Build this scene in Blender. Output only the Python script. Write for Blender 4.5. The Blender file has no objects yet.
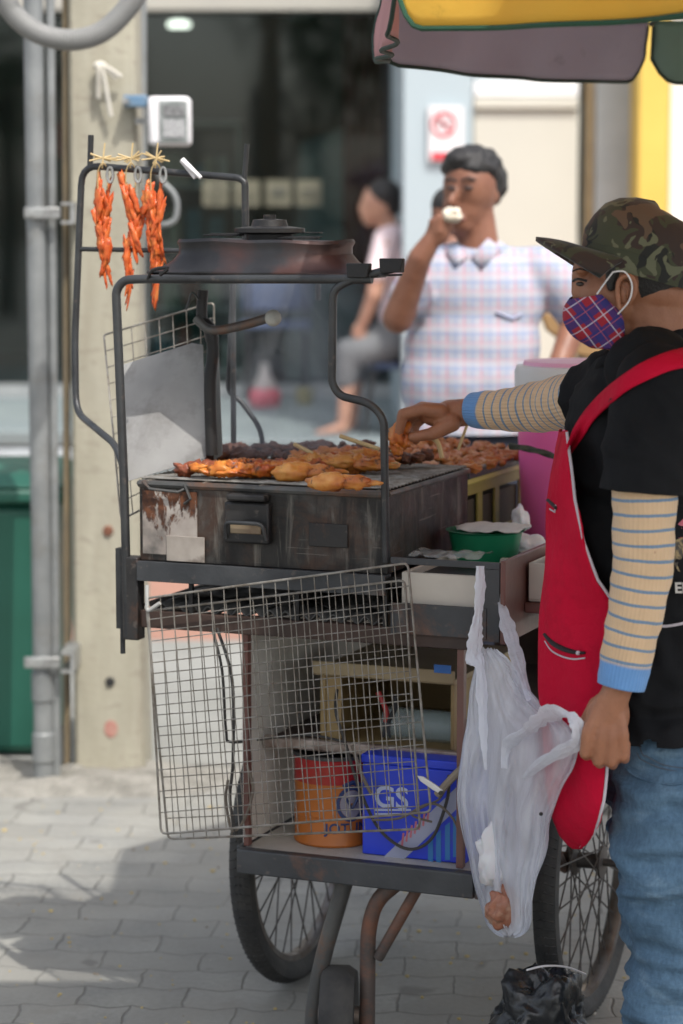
import bpy, bmesh, math, random
from mathutils import Vector, Matrix, noise
random.seed(7)
R = math.radians
COL = bpy.context.scene.collection

# ---------------------------------------------------------------- camera maths (same camera as created at the end)
F = 85.0 / 36.0 * 1024.0
PITCH = R(7.0)
CAM = Vector((0, 0, 1.65))
def ray(px, py):
    a = (px - 341.5) / F; b = -(py - 512.0) / F
    return Vector((a, math.cos(PITCH) + b * math.sin(PITCH), -math.sin(PITCH) + b * math.cos(PITCH)))
def P(px, py, Y):
    d = ray(px, py); return CAM + d * (Y / d.y)
def G(px, py, z=0.0):
    d = ray(px, py); return CAM + d * ((z - CAM.z) / d.z)
TH = R(22.0)
UD = Vector((math.cos(TH), -math.sin(TH), 0)); VD = Vector((math.sin(TH), math.cos(TH), 0)); ZD = Vector((0, 0, 1))
O0 = P(388, 489, 4.5); O0.z = 0; O0 = O0 - UD * 0.52         # cart frame origin: under the left end of the grill front
def W(u, v, z): return O0 + UD * u + VD * v + ZD * z
def LV(px, py, v):                                            # pixel on the plane v = const of the cart frame
    d = ray(px, py); t = (v - (CAM - O0).dot(VD)) / d.dot(VD); return CAM + d * t
def uv_of(p): return ((p - O0).dot(UD), (p - O0).dot(VD), p.z)
def LW(px, py, v): return uv_of(LV(px, py, v))

# ---------------------------------------------------------------- materials
def new_mat(name):
    m = bpy.data.materials.new(name); m.use_nodes = True
    nt = m.node_tree; nt.nodes.clear()
    out = nt.nodes.new('ShaderNodeOutputMaterial'); b = nt.nodes.new('ShaderNodeBsdfPrincipled')
    nt.links.new(b.outputs[0], out.inputs[0])
    return m, nt, b, out
def c4(c): return (c[0], c[1], c[2], 1)
def texco(nt, kind='Object', scale=1.0, rot=(0, 0, 0)):
    tc = nt.nodes.new('ShaderNodeTexCoord'); mp = nt.nodes.new('ShaderNodeMapping')
    mp.inputs['Scale'].default_value = (scale, scale, scale) if isinstance(scale, (int, float)) else scale
    mp.inputs['Rotation'].default_value = rot
    nt.links.new(tc.outputs[kind], mp.inputs[0]); return mp.outputs[0]
def nz(nt, vec, scale, detail=4, rough=.55, dist=0):
    n = nt.nodes.new('ShaderNodeTexNoise'); n.inputs['Scale'].default_value = scale; n.inputs['Detail'].default_value = detail
    n.inputs['Roughness'].default_value = rough; n.inputs['Distortion'].default_value = dist
    nt.links.new(vec, n.inputs['Vector']); return n.outputs['Fac']
def ramp(nt, fac, stops, interp='LINEAR'):
    r = nt.nodes.new('ShaderNodeValToRGB'); r.color_ramp.interpolation = interp
    e = r.color_ramp.elements
    while len(e) < len(stops): e.new(.5)
    for i, (p, c) in enumerate(stops):
        e[i].position = p; e[i].color = c4(c) if len(c) == 3 else c
    nt.links.new(fac, r.inputs[0]); return r.outputs[0]
def mix(nt, fac, a, b, mode='MIX'):
    n = nt.nodes.new('ShaderNodeMix'); n.data_type = 'RGBA'; n.blend_type = mode
    for s, v in ((0, fac), (6, a), (7, b)):
        if isinstance(v, (int, float)): n.inputs[s].default_value = v
        elif isinstance(v, tuple): n.inputs[s].default_value = c4(v)
        else: nt.links.new(v, n.inputs[s])
    return n.outputs[2]
def math_(nt, op, a, b=None, c=None):
    n = nt.nodes.new('ShaderNodeMath'); n.operation = op
    for s, v in ((0, a), (1, b), (2, c)):
        if v is None: continue
        if isinstance(v, (int, float)): n.inputs[s].default_value = v
        else: nt.links.new(v, n.inputs[s])
    return n.outputs[0]
def bump(nt, b, h, strength=.3, dist=.01):
    n = nt.nodes.new('ShaderNodeBump'); n.inputs['Strength'].default_value = strength; n.inputs['Distance'].default_value = dist
    nt.links.new(h, n.inputs['Height']); nt.links.new(n.outputs[0], b.inputs['Normal']); return n
def sep(nt, vec):
    s = nt.nodes.new('ShaderNodeSeparateXYZ'); nt.links.new(vec, s.inputs[0]); return s.outputs
def stripe(nt, x, freq, width, phase=0.0):                    # 1 inside the stripe
    f = math_(nt, 'FRACT', math_(nt, 'MULTIPLY_ADD', x, freq, phase)); return math_(nt, 'LESS_THAN', f, width)

def mat(name, ca, cb=None, rough=.6, metal=0, ns=8, lo=.35, hi=.65, bs=0, bscale=60, bdist=.003, rvar=.12, spec=.5, sss=0, sheen=0, coat=0, stain=None, stain_s=3, stain_at=(.55, .7)):
    m, nt, b, out = new_mat(name)
    v = texco(nt)
    col = ramp(nt, nz(nt, v, ns), [(lo, ca), (hi, cb or tuple(x * .8 for x in ca))])
    if stain: col = mix(nt, ramp(nt, nz(nt, v, stain_s, 7, .65), [(stain_at[0], (0, 0, 0)), (stain_at[1], (1, 1, 1))]), col, stain)
    nt.links.new(col, b.inputs['Base Color'])
    rr = nt.nodes.new('ShaderNodeMapRange'); rr.inputs[3].default_value = max(.03, rough - rvar); rr.inputs[4].default_value = min(1, rough + rvar)
    nt.links.new(nz(nt, v, ns * 2.3), rr.inputs[0]); nt.links.new(rr.outputs[0], b.inputs['Roughness'])
    b.inputs['Metallic'].default_value = metal; b.inputs['Specular IOR Level'].default_value = spec
    if sss:
        b.inputs['Subsurface Weight'].default_value = sss; b.inputs['Subsurface Scale'].default_value = .01
    if sheen: b.inputs['Sheen Weight'].default_value = sheen
    if coat: b.inputs['Coat Weight'].default_value = coat
    if bs: bump(nt, b, nz(nt, v, bscale, 5), bs, bdist)
    return m

# ---------------------------------------------------------------- objects
def tag(o, label=None, cat=None, group=None, kind=None):
    if label: o['label'] = label
    if cat: o['category'] = cat
    if group: o['group'] = group
    if kind: o['kind'] = kind
    return o
def thing(name, loc, label, cat, group=None):
    o = bpy.data.objects.new(name, None); COL.objects.link(o); o.location = loc; o.empty_display_size = .05
    return tag(o, label, cat, group)
def wloc(o):
    p = Vector((0, 0, 0))
    while o is not None: p += o.location; o = o.parent
    return p
def link(name, me, m, parent=None, loc=None, angle=40):
    """mesh data is in world coordinates; moved so that its origin sits at loc (or at the parent's)"""
    o = bpy.data.objects.new(name, me); COL.objects.link(o)
    if m is not None:
        for x in (m if isinstance(m, list) else [m]): me.materials.append(x)
    base = Vector(loc) if loc is not None else (wloc(parent) if parent else Vector((0, 0, 0)))
    me.transform(Matrix.Translation(-base))
    if parent is not None: o.parent = parent; o.location = base - wloc(parent)
    else: o.location = base
    if angle is not None and len(me.polygons):
        for p in me.polygons: p.use_smooth = True
        me.set_sharp_from_angle(angle=R(angle))
    return o
class MB:
    def __init__(s): s.v = []; s.f = []; s.mi = []; s.uv = None; s.cur = 0
    def add(s, vs, fs):
        n = len(s.v); s.v += [Vector(x) for x in vs]; s.f += [tuple(i + n for i in f) for f in fs]; s.mi += [s.cur] * len(fs); return s
    def hexa(s, p):                                            # 8 points: bottom 4, top 4
        return s.add(p, [(0, 3, 2, 1), (4, 5, 6, 7), (0, 1, 5, 4), (1, 2, 6, 5), (2, 3, 7, 6), (3, 0, 4, 7)])
    def box(s, x0, x1, y0, y1, z0, z1):
        return s.hexa([(x0, y0, z0), (x1, y0, z0), (x1, y1, z0), (x0, y1, z0), (x0, y0, z1), (x1, y0, z1), (x1, y1, z1), (x0, y1, z1)])
    def cbox(s, u0, u1, v0, v1, z0, z1):                       # box in the cart frame
        return s.hexa([W(u0, v0, z0), W(u1, v0, z0), W(u1, v1, z0), W(u0, v1, z0), W(u0, v0, z1), W(u1, v0, z1), W(u1, v1, z1), W(u0, v1, z1)])
    def tube(s, pts, r, n=10, rn=None, cap=True, closed=False, flat=None):
        pts = [Vector(p) for p in pts]; k = len(pts)
        rs = r if isinstance(r, (list, tuple)) else [r] * k
        up = None; rings = []
        for i, p in enumerate(pts):
            if closed: t = pts[(i + 1) % k] - pts[i - 1]
            else: t = pts[min(i + 1, k - 1)] - pts[max(i - 1, 0)]
            if t.length < 1e-9: t = Vector((0, 0, 1))
            t.normalize()
            if up is None:
                up = Vector((0, 0, 1)) if abs(t.z) < .9 else Vector((0, 1, 0))
            side = t.cross(up)
            if side.length < 1e-6: side = t.orthogonal()
            side.normalize(); up = side.cross(t).normalized()
            fl = flat or 1
            rings.append([p + (side * math.cos(2 * math.pi * j / n) + up * math.sin(2 * math.pi * j / n) * fl) * rs[i] for j in range(n)])
        vs = [q for ring in rings for q in ring]; fs = []
        for i in range(k if closed else k - 1):
            a = i * n; b = ((i + 1) % k) * n
            for j in range(n): fs.append((a + j, a + (j + 1) % n, b + (j + 1) % n, b + j))
        if cap and not closed:
            fs.append(tuple(range(n - 1, -1, -1))); fs.append(tuple((k - 1) * n + j for j in range(n)))
        return s.add(vs, fs)
    def ball(s, c, r, seg=12, ring=8, rot=None):
        c = Vector(c); r = (r, r, r) if isinstance(r, (int, float)) else r
        vs = [Vector((0, 0, 1))]
        for i in range(1, ring):
            a = math.pi * i / ring
            for j in range(seg): vs.append(Vector((math.sin(a) * math.cos(2 * math.pi * j / seg), math.sin(a) * math.sin(2 * math.pi * j / seg), math.cos(a))))
        vs.append(Vector((0, 0, -1)))
        fs = [(0, 1 + j, 1 + (j + 1) % seg) for j in range(seg)]
        for i in range(ring - 2):
            for j in range(seg):
                a = 1 + i * seg; fs.append((a + j, a + seg + j, a + seg + (j + 1) % seg, a + (j + 1) % seg))
        L = len(vs) - 1; a = 1 + (ring - 2) * seg
        fs += [(L, a + (j + 1) % seg, a + j) for j in range(seg)]
        out = []
        for q in vs:
            q = Vector((q.x * r[0], q.y * r[1], q.z * r[2]))
            if rot: q = rot @ q
            out.append(c + q)
        return s.add(out, fs)
    def lathe(s, c, prof, n=32, ax=None, cap0=True, cap1=True, sy=1):   # prof [(r, z)]; axis z
        c = Vector(c); vs = []
        for (r, z) in prof:
            for j in range(n):
                q = Vector((r * math.cos(2 * math.pi * j / n), r * math.sin(2 * math.pi * j / n) * sy, z))
                if ax: q = ax @ q
                vs.append(c + q)
        fs = []
        for i in range(len(prof) - 1):
            for j in range(n): a = i * n; fs.append((a + j, a + (j + 1) % n, a + n + (j + 1) % n, a + n + j))
        if cap0: fs.append(tuple(range(n - 1, -1, -1)))
        if cap1: fs.append(tuple((len(prof) - 1) * n + j for j in range(n)))
        return s.add(vs, fs)
    def prism(s, poly, d):                                     # poly: planar world points, d: extrusion vector
        poly = [Vector(p) for p in poly]; d = Vector(d); n = len(poly)
        return s.add(poly + [p + d for p in poly], [tuple(range(n - 1, -1, -1)), tuple(range(n, 2 * n))] + [(i, (i + 1) % n, n + (i + 1) % n, n + i) for i in range(n)])
    def grid(s, rows, thick=0.0, uvs=False):                   # rows of points -> sheet
        m = len(rows); n = len(rows[0]); vs = [Vector(p) for r in rows for p in r]
        fs = [(i * n + j, i * n + j + 1, (i + 1) * n + j + 1, (i + 1) * n + j) for i in range(m - 1) for j in range(n - 1)]
        return s.add(vs, fs)
    def mesh(s, name):
        me = bpy.data.meshes.new(name); me.from_pydata([tuple(v) for v in s.v], [], s.f); me.update()
        for p, i in zip(me.polygons, s.mi): p.material_index = i
        bm = bmesh.new(); bm.from_mesh(me); bmesh.ops.recalc_face_normals(bm, faces=bm.faces); bm.to_mesh(me); bm.free()
        return me
    def build(s, name, m, parent=None, loc=None, bevel=0, solid=0, sub=0, angle=40, disp=None):
        me = s.mesh(name)
        if disp:
            amp, sc = disp
            for v in me.vertices:
                n_ = noise.noise_vector(v.co * sc); v.co += n_ * amp
        o = link(name, me, m, parent, loc, angle)
        if solid: q = o.modifiers.new('s', 'SOLIDIFY'); q.thickness = solid; q.offset = 0
        if bevel: q = o.modifiers.new('b', 'BEVEL'); q.width = bevel; q.segments = 2; q.limit_method = 'ANGLE'; q.angle_limit = R(40)
        if sub: q = o.modifiers.new('u', 'SUBSURF'); q.levels = sub; q.render_levels = sub
        return o
def catmull(pts, k=6, closed=False):
    pts = [Vector(p) for p in pts]; n = len(pts); out = []
    rng = n if closed else n - 1
    for i in range(rng):
        g = (lambda j: pts[j % n]) if closed else (lambda j: pts[max(0, min(n - 1, j))])
        p0, p1, p2, p3 = g(i - 1), g(i), g(i + 1), g(i + 2)
        for q in range(k):
            t = q / k
            out.append(.5 * ((2 * p1) + (p2 - p0) * t + (2 * p0 - 5 * p1 + 4 * p2 - p3) * t * t + (3 * p1 - p0 - 3 * p2 + p3) * t ** 3))
    if not closed: out.append(pts[-1])
    return out
def rounded(pts, r, k=5):                                      # polyline with rounded corners (bent pipe)
    pts = [Vector(p) for p in pts]; out = [pts[0]]
    for i in range(1, len(pts) - 1):
        a, b, c = pts[i - 1], pts[i], pts[i + 1]
        d1 = (a - b); d2 = (c - b); rr = min(r, d1.length * .48, d2.length * .48)
        s, e = b + d1.normalized() * rr, b + d2.normalized() * rr
        for q in range(k + 1):
            t = q / k; out.append(s * (1 - t) ** 2 + b * 2 * t * (1 - t) + e * t * t)
    out.append(pts[-1]); return out
def body(name, caps, voxel, m, parent=None, loc=None, smooth=4, disp=None, sf=.5):
    """one continuous surface grown over tapered limbs ('c', p0, r0, p1, r1) and ellipsoids ('e', c, (rx, ry, rz), rot)"""
    mb = MB()
    for c in caps:
        if c[0] == 'c':
            p0, r0, p1, r1 = Vector(c[1]), c[2], Vector(c[3]), c[4]
            n = max(2, int((p1 - p0).length / (min(r0, r1) * .4)) + 1)
            for i in range(n + 1):
                t = i / n; mb.ball(p0.lerp(p1, t), r0 + (r1 - r0) * t, 14, 9)
        elif c[0] == 'e': mb.ball(c[1], c[2], 24, 16, c[3] if len(c) > 3 else None)
    me = mb.mesh('tmp'); o = bpy.data.objects.new('tmp', me); COL.objects.link(o)
    q = o.modifiers.new('r', 'REMESH'); q.mode = 'VOXEL'; q.voxel_size = voxel; q.use_smooth_shade = True
    q = o.modifiers.new('s', 'SMOOTH'); q.factor = sf; q.iterations = smooth
    dg = bpy.context.evaluated_depsgraph_get(); dg.update()
    me2 = bpy.data.meshes.new_from_object(o.evaluated_get(dg)); bpy.data.objects.remove(o)
    me2.materials.clear()
    if disp:
        for fn in (disp if isinstance(disp, list) else [disp]):
            ns = [v.normal.copy() for v in me2.vertices]
            for v, n_ in zip(me2.vertices, ns): v.co += n_ * fn(v.co)
    me2.name = name
    return link(name, me2, m, parent, loc, 180)
def copy_tree(o, parent=None):
    c = o.copy(); COL.objects.link(c)
    if parent is not None: c.parent = parent
    for ch in [x for x in bpy.data.objects if x.parent == o]: copy_tree(ch, c)
    return c
def text(name, s, m, org, xd, yd, h, parent, ext=.0004, bold=0, loc=None, spacing=1):
    cu = bpy.data.curves.new(name, 'FONT'); cu.body = s; cu.size = 1; cu.extrude = 0; cu.offset = bold; cu.space_character = spacing
    o = bpy.data.objects.new(name, cu); COL.objects.link(o)
    dg = bpy.context.evaluated_depsgraph_get(); dg.update()
    me = bpy.data.meshes.new_from_object(o.evaluated_get(dg)); bpy.data.objects.remove(o)
    xd = Vector(xd).normalized(); yd = Vector(yd).normalized(); zd = xd.cross(yd)
    k = h / .73
    for v in me.vertices: v.co = Vector(org) + xd * v.co.x * k + yd * v.co.y * k + zd * ext
    me.materials.clear(); me.name = name
    return link(name, me, m, parent, loc, None)
# ================================================================= GROUND
def ground_mat():
    m, nt, b, out = new_mat('pavers')
    v = texco(nt, 'Object', 1, (0, 0, R(4)))
    wv = nt.nodes.new('ShaderNodeVectorMath'); wv.operation = 'ADD'
    n = nt.nodes.new('ShaderNodeTexNoise'); n.inputs['Scale'].default_value = 9; n.inputs['Detail'].default_value = 2
    nt.links.new(v, n.inputs['Vector'])
    sc = nt.nodes.new('ShaderNodeVectorMath'); sc.operation = 'SCALE'; sc.inputs['Scale'].default_value = .035
    sub = nt.nodes.new('ShaderNodeVectorMath'); sub.operation = 'SUBTRACT'; sub.inputs[1].default_value = (.5, .5, .5)
    nt.links.new(n.outputs['Color'], sub.inputs[0]); nt.links.new(sub.outputs[0], sc.inputs[0])
    nt.links.new(v, wv.inputs[0]); nt.links.new(sc.outputs[0], wv.inputs[1])
    # zigzag: shift y by a wave of x, as interlocking blocks have
    s = sep(nt, wv.outputs[0])
    tri = math_(nt, 'PINGPONG', s[0], .056)
    y2 = math_(nt, 'ADD', s[1], math_(nt, 'MULTIPLY', tri, .32))
    cb = nt.nodes.new('ShaderNodeCombineXYZ'); nt.links.new(s[0], cb.inputs[0]); nt.links.new(y2, cb.inputs[1])
    br = nt.nodes.new('ShaderNodeTexBrick'); nt.links.new(cb.outputs[0], br.inputs['Vector'])
    br.inputs['Scale'].default_value = 1; br.inputs['Brick Width'].default_value = .225; br.inputs['Row Height'].default_value = .125
    br.inputs['Mortar Size'].default_value = .004; br.inputs['Mortar Smooth'].default_value = .9; br.offset = .5
    br.inputs['Color1'].default_value = (.25, .25, .235, 1); br.inputs['Color2'].default_value = (.30, .298, .28, 1); br.inputs['Mortar'].default_value = (.13, .125, .115, 1)
    big = nz(nt, v, 1.3, 6, .6); fine = nz(nt, v, 70, 6, .7)
    col = mix(nt, .75, br.outputs['Color'], ramp(nt, big, [(.3, (.74, .73, .7)), (.7, (1.12, 1.12, 1.1))]), 'MULTIPLY')
    col = mix(nt, .8, col, ramp(nt, fine, [(.25, (.7, .7, .7)), (.7, (1.15, 1.15, 1.15))]), 'MULTIPLY')
    per = nt.nodes.new('ShaderNodeTexNoise'); per.inputs['Scale'].default_value = 5.5; per.inputs['Detail'].default_value = 0; nt.links.new(v, per.inputs['Vector'])
    col = mix(nt, .8, col, ramp(nt, per.outputs['Fac'], [(.35, (.84, .84, .84)), (.65, (1.1, 1.09, 1.06))]), 'MULTIPLY')
    col = mix(nt, ramp(nt, nz(nt, v, 2.2, 6, .65), [(.38, (0, 0, 0)), (.62, (.8, .8, .8))]), col, (.26, .25, .22))
    col = mix(nt, ramp(nt, nz(nt, texco(nt, 'Object', (1, 1, 1), (0, 0, 1)), 6.5, 3, .5, .5), [(.66, (0, 0, 0)), (.72, (.55, .55, .55))]), col, (.12, .11, .10))
    dirt = ramp(nt, nz(nt, v, 4, 8, .7), [(.56, (0, 0, 0)), (.75, (.7, .7, .7))])
    col = mix(nt, dirt, col, (.2, .185, .16))
    nt.links.new(col, b.inputs['Base Color']); b.inputs['Roughness'].default_value = .85
    h = math_(nt, 'SUBTRACT', math_(nt, 'MULTIPLY', fine, .25), br.outputs['Fac'])
    bump(nt, b, h, .6, .006)
    return m
M = {}
M['pavers'] = ground_mat()
M['concrete_path'] = mat('concrete_path', (.27, .27, .25), (.22, .22, .20), .9, ns=2, bs=.3, bscale=40, stain=(.3, .29, .26), stain_s=1.5, stain_at=(.6, .8))
M['red_tile'] = mat('red_tile', (.33, .17, .12), (.27, .15, .11), .85, ns=6, bs=.2)
M['dirt'] = mat('dirt', (.30, .285, .25), (.19, .18, .155), .95, ns=14, bs=.9, bscale=45, bdist=.02)
mb = MB(); mb.grid([[(-150, y, 0), (150, y, 0)] for y in (-100, 200)]); tag(mb.build('ground', M['pavers']), kind='structure')
mb = MB(); mb.grid([[(-12, y, .004), (14, y, .004)] for y in (7.15, 9.3)]); tag(mb.build('path', M['concrete_path']), kind='structure')
mb = MB(); mb.grid([[(-12, y, .004), (14, y, .004)] for y in (9.3, 12.3)]); tag(mb.build('pavement', M['red_tile']), kind='structure')
# raised slab the bystander stands on
mb = MB(); mb.box(-.02, 6, 6.55, 7.15, 0, .09); tag(mb.build('kerb', M['concrete_path'], bevel=.01), kind='structure')
# broken kerb edge, sand and dirt round the pole foot
rows = []
for i in range(24):
    y = 6.72 + .5 * i / 23; row = []
    for j in range(90):
        x = -2.6 + 2.35 * j / 89
        e = math.sin(math.pi * i / 23) * min(1, (89 - j) / 14)
        h = max(0, .035 * e + .03 * (noise.noise(Vector((x * 5, y * 9, 0))) - .05) * e + .012 * noise.noise(Vector((x * 22, y * 22, 3))) * e)
        row.append((x, y, -.01 + h * 1.2 + .008 * e))
    rows.append(row)
mb = MB(); mb.grid(rows); tag(mb.build('dirt_strip', M['dirt'], angle=180), 'pale broken concrete and sand piled along the foot of the pole', 'dirt', kind='stuff')
# scattered crumbs, dry leaves
mb = MB()
rr = random.Random(3)
for i in range(800):
    x = rr.uniform(-1.3, 1.5); y = rr.uniform(4.3, 6.9)
    s = rr.uniform(.0015, .006) * (1.6 if rr.random() < .12 else 1)
    mb.cur = 0 if rr.random() < .6 else 1
    a = rr.uniform(0, 6.28)
    mb.ball((x, y, s * .3), (s, s * rr.uniform(.4, 1), s * .45), 6, 4, Matrix.Rotation(a, 3, 'Z'))
M['crumb_y'] = mat('crumb_yellow', (.55, .42, .16), (.4, .3, .12), .8); M['crumb_w'] = mat('crumb_pale', (.5, .48, .42), (.2, .15, .1), .8)
tag(mb.build('litter', [M['crumb_y'], M['crumb_w']]), 'small yellow and pale crumbs and leaf bits scattered on the paving', 'litter', kind='stuff')

# ================================================================= SHOP BUILDING
M['frame'] = mat('aluminium', (.42, .43, .42), (.36, .37, .37), .4, .5)
M['slabw'] = mat('pale_slab', (.19, .225, .225), (.14, .17, .175), .7, ns=1.2, bs=.1)
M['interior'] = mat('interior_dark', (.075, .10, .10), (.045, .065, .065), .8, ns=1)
M['steelblue'] = mat('steel_blue_paint', (.40, .47, .50), (.37, .44, .47), .55, ns=1)
M['cream'] = mat('cream_panel', (.56, .54, .46), (.52, .50, .43), .6, ns=1)
M['white'] = mat('white_paint', (.8, .8, .79), (.76, .76, .75), .6, ns=2)
M['yellow'] = mat('yellow_paint', (.70, .48, .10), (.62, .42, .08), .55, ns=2)
M['tan'] = mat('tan_paint', (.42, .31, .17), (.36, .26, .14), .6)
M['grey'] = mat('grey_paint', (.40, .42, .42), (.36, .38, .38), .6)
M['black'] = mat('black_gap', (.012, .012, .012), (.02, .02, .02), .7)
M['header'] = mat('beige_header', (.42, .40, .34), (.36, .34, .3), .7, ns=1)
def glass_mat():
    m, nt, b, out = new_mat('shop_glass')
    nt.nodes.remove(b)
    t = nt.nodes.new('ShaderNodeBsdfTransparent'); t.inputs[0].default_value = (.72, .8, .78, 1)
    g = nt.nodes.new('ShaderNodeBsdfGlossy'); g.inputs['Roughness'].default_value = .04; g.inputs[0].default_value = (1, 1, 1, 1)
    fr = nt.nodes.new('ShaderNodeFresnel'); fr.inputs[0].default_value = 1.5
    mx = nt.nodes.new('ShaderNodeMixShader'); nt.links.new(fr.outputs[0], mx.inputs[0]); nt.links.new(t.outputs[0], mx.inputs[1]); nt.links.new(g.outputs[0], mx.inputs[2])
    nt.links.new(mx.outputs[0], out.inputs[0]); return m
M['glass'] = glass_mat()
YG = 15.4
def X_(px, Y): return P(px, 500, Y).x
def Z_(py, Y): return P(341, py, Y).z
B = thing('shop_building', (0, YG, 0), 'shop front with dark glass wall above a pale raised step', 'building')
pz = .5
mb = MB(); mb.box(-9, X_(404, 12.5), 12.45, YG - .01, .0, pz); mb.build('step', M['slabw'], B, bevel=.02)
mb = MB()   # room behind the glass
x0, x1 = -9, X_(404, YG)
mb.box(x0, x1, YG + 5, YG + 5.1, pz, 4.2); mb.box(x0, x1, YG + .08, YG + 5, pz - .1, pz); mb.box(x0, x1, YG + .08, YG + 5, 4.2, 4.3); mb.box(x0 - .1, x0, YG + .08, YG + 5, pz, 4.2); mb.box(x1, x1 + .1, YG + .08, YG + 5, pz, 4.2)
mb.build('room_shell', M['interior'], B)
ztop = Z_(11, YG)
edges = [x0, X_(-180, YG), X_(108, YG), X_(262, YG) + 20, x1]
edges = [x0, X_(-40, YG), X_(140, YG), x1]
for i in range(3):
    mb = MB(); mb.box(edges[i] + .04, edges[i + 1] - .04, YG + .02, YG + .03, pz + .08, ztop - .02); w = mb.build('window', M['glass'], B)
    mb = MB()
    for a in (edges[i], edges[i + 1] - .05): mb.box(a, a + .05, YG - .02, YG + .06, pz, ztop)
    mb.box(edges[i] + .05, edges[i + 1] - .05, YG - .02, YG + .06, pz, pz + .08)
    mb.build('frame', M['frame'], w)
mb = MB(); mb.box(x0, x1, YG - .1, YG + .2, ztop, ztop + 1.4); mb.build('header', M['header'], B)
mb = MB(); mb.box(x0, 9, YG - .0, YG + 5.2, ztop + 1.4, 7.5); mb.build('upper_wall', M['header'], B)
# flank: steel-blue pillar, cream board, yellow pillar, white wall
F2 = thing('shop_front_bay', (1.5, 12.6, 0), 'pale blue and cream bay with a yellow pillar beside a white wall', 'building')
def panel(name, pa, pb, ya, yb, Y, m, depth=.3, par=F2):
    mb = MB(); mb.box(X_(pa, Y), X_(pb, Y), Y, Y + depth, Z_(yb, Y) if yb is not None else 0, Z_(ya, Y)); return mb.build(name, m, par, bevel=.008)
panel('pillar', 402, 470, -120, None, 12.5, M['steelblue'], 3.2)
panel('lintel', 471, 577, -120, 80, 12.6, M['steelblue'])
panel('shutter_box', 471, 574, 81, 97, 12.5, M['white'], .5)
panel('cream_board', 471, 574, 110, None, 12.52, M['cream'], .1)
panel('board_edge', 471, 574, 98, 109, 12.49, M['cream'], .2)
panel('recess', 576, 583, -120, None, 13.0, M['black'], .1)
panel('tan_pilaster', 582, 590, -120, None, 12.6, M['tan'])
panel('grey_pilaster', 591, 627, -120, None, 12.55, M['grey'])
panel('dark_joint', 627, 633, -120, None, 12.7, M['black'])
panel('yellow_pillar', 633, 663, -120, None, 12.2, M['yellow'], .5)
panel('white_wall', 664, 1200, -120, None, 12.4, M['white'], .4)
# no smoking sign
s = thing('no_smoking_sign', P(443, 160, 12.48), 'small white no smoking sign with a red strip on the pale blue pillar', 'sign')
Ys = 12.47
M['red'] = mat('sign_red', (.62, .04, .06), (.55, .04, .06), .5); M['signw'] = mat('sign_white', (.78, .76, .76), (.72, .7, .7), .5)
mb = MB(); mb.box(X_(427, Ys), X_(461, Ys), Ys, Ys + .02, Z_(161, Ys), Z_(106, Ys)); mb.build('plate', M['signw'], s)
mb = MB(); mb.box(X_(430, Ys), X_(459, Ys), Ys - .006, Ys - .002, Z_(160, Ys), Z_(152, Ys)); mb.build('red_strip', M['red'], s)
c = P(444, 124, Ys - .005)
mb = MB(); mb.tube([c + Vector((math.cos(a) * .058, 0, math.sin(a) * .058)) for a in [2 * math.pi * i / 32 for i in range(32)]], .007, 6, closed=True)
mb.tube([c + Vector((-.04, 0, .04)), c + Vector((.04, 0, -.04))], .006, 6); mb.build('ring_symbol', M['red'], s)
mb = MB(); mb.box(c.x - .035, c.x + .03, c.y + .001, c.y + .004, c.z - .007, c.z + .007); mb.build('cigarette_symbol', M['black'], s)
# row of small square menu pictures on the glass
M['plaq'] = mat('menu_beige', (.17, .16, .11), (.13, .12, .08), .6); M['plaq2'] = mat('menu_dark', (.1, .1, .08), (.07, .07, .05), .6)
Yp = YG - .03
pr = None
for i, (px, what) in enumerate(((217, 'leftmost'), (248, 'second from the left'), (279, 'third from the left'), (309, 'rightmost'))):
    o = thing('menu_picture', P(px, 193, Yp), 'small beige square picture on the dark shop glass, %s of the four' % what, 'sign', 'row of square pictures on the shop glass')
    mb = MB(); mb.box(X_(px - 12, Yp), X_(px + 13, Yp), Yp, Yp + .01, Z_(206, Yp), Z_(180, Yp)); mb.build('panel', M['plaq'], o)
    c = P(px, 193, Yp - .004); mb = MB()
    if i == 0: mb.tube([c + Vector((math.cos(a) * .04, 0, math.sin(a) * .04)) for a in [6.283 * k / 20 for k in range(20)]], .007, 5, closed=True)
    if i == 1: mb.tube([c + Vector((-.04, 0, .03)), c + Vector((-.04, 0, -.03)), c + Vector((.04, 0, -.03)), c + Vector((.04, 0, .03))], .007, 5)
    if i == 2: mb.ball(c + Vector((0, 0, -.01)), (.05, .002, .02)); mb.tube([c + Vector((-.05, 0, .025)), c + Vector((.05, 0, .025))], .006, 5)
    if i == 3: mb.tube([c + Vector((-.045, 0, .02)), c + Vector((.045, 0, .02))], .007, 5); mb.tube([c + Vector((-.045, 0, -.02)), c + Vector((.045, 0, -.02))], .007, 5)
    mb.build('symbol', M['plaq2'], o)
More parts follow.
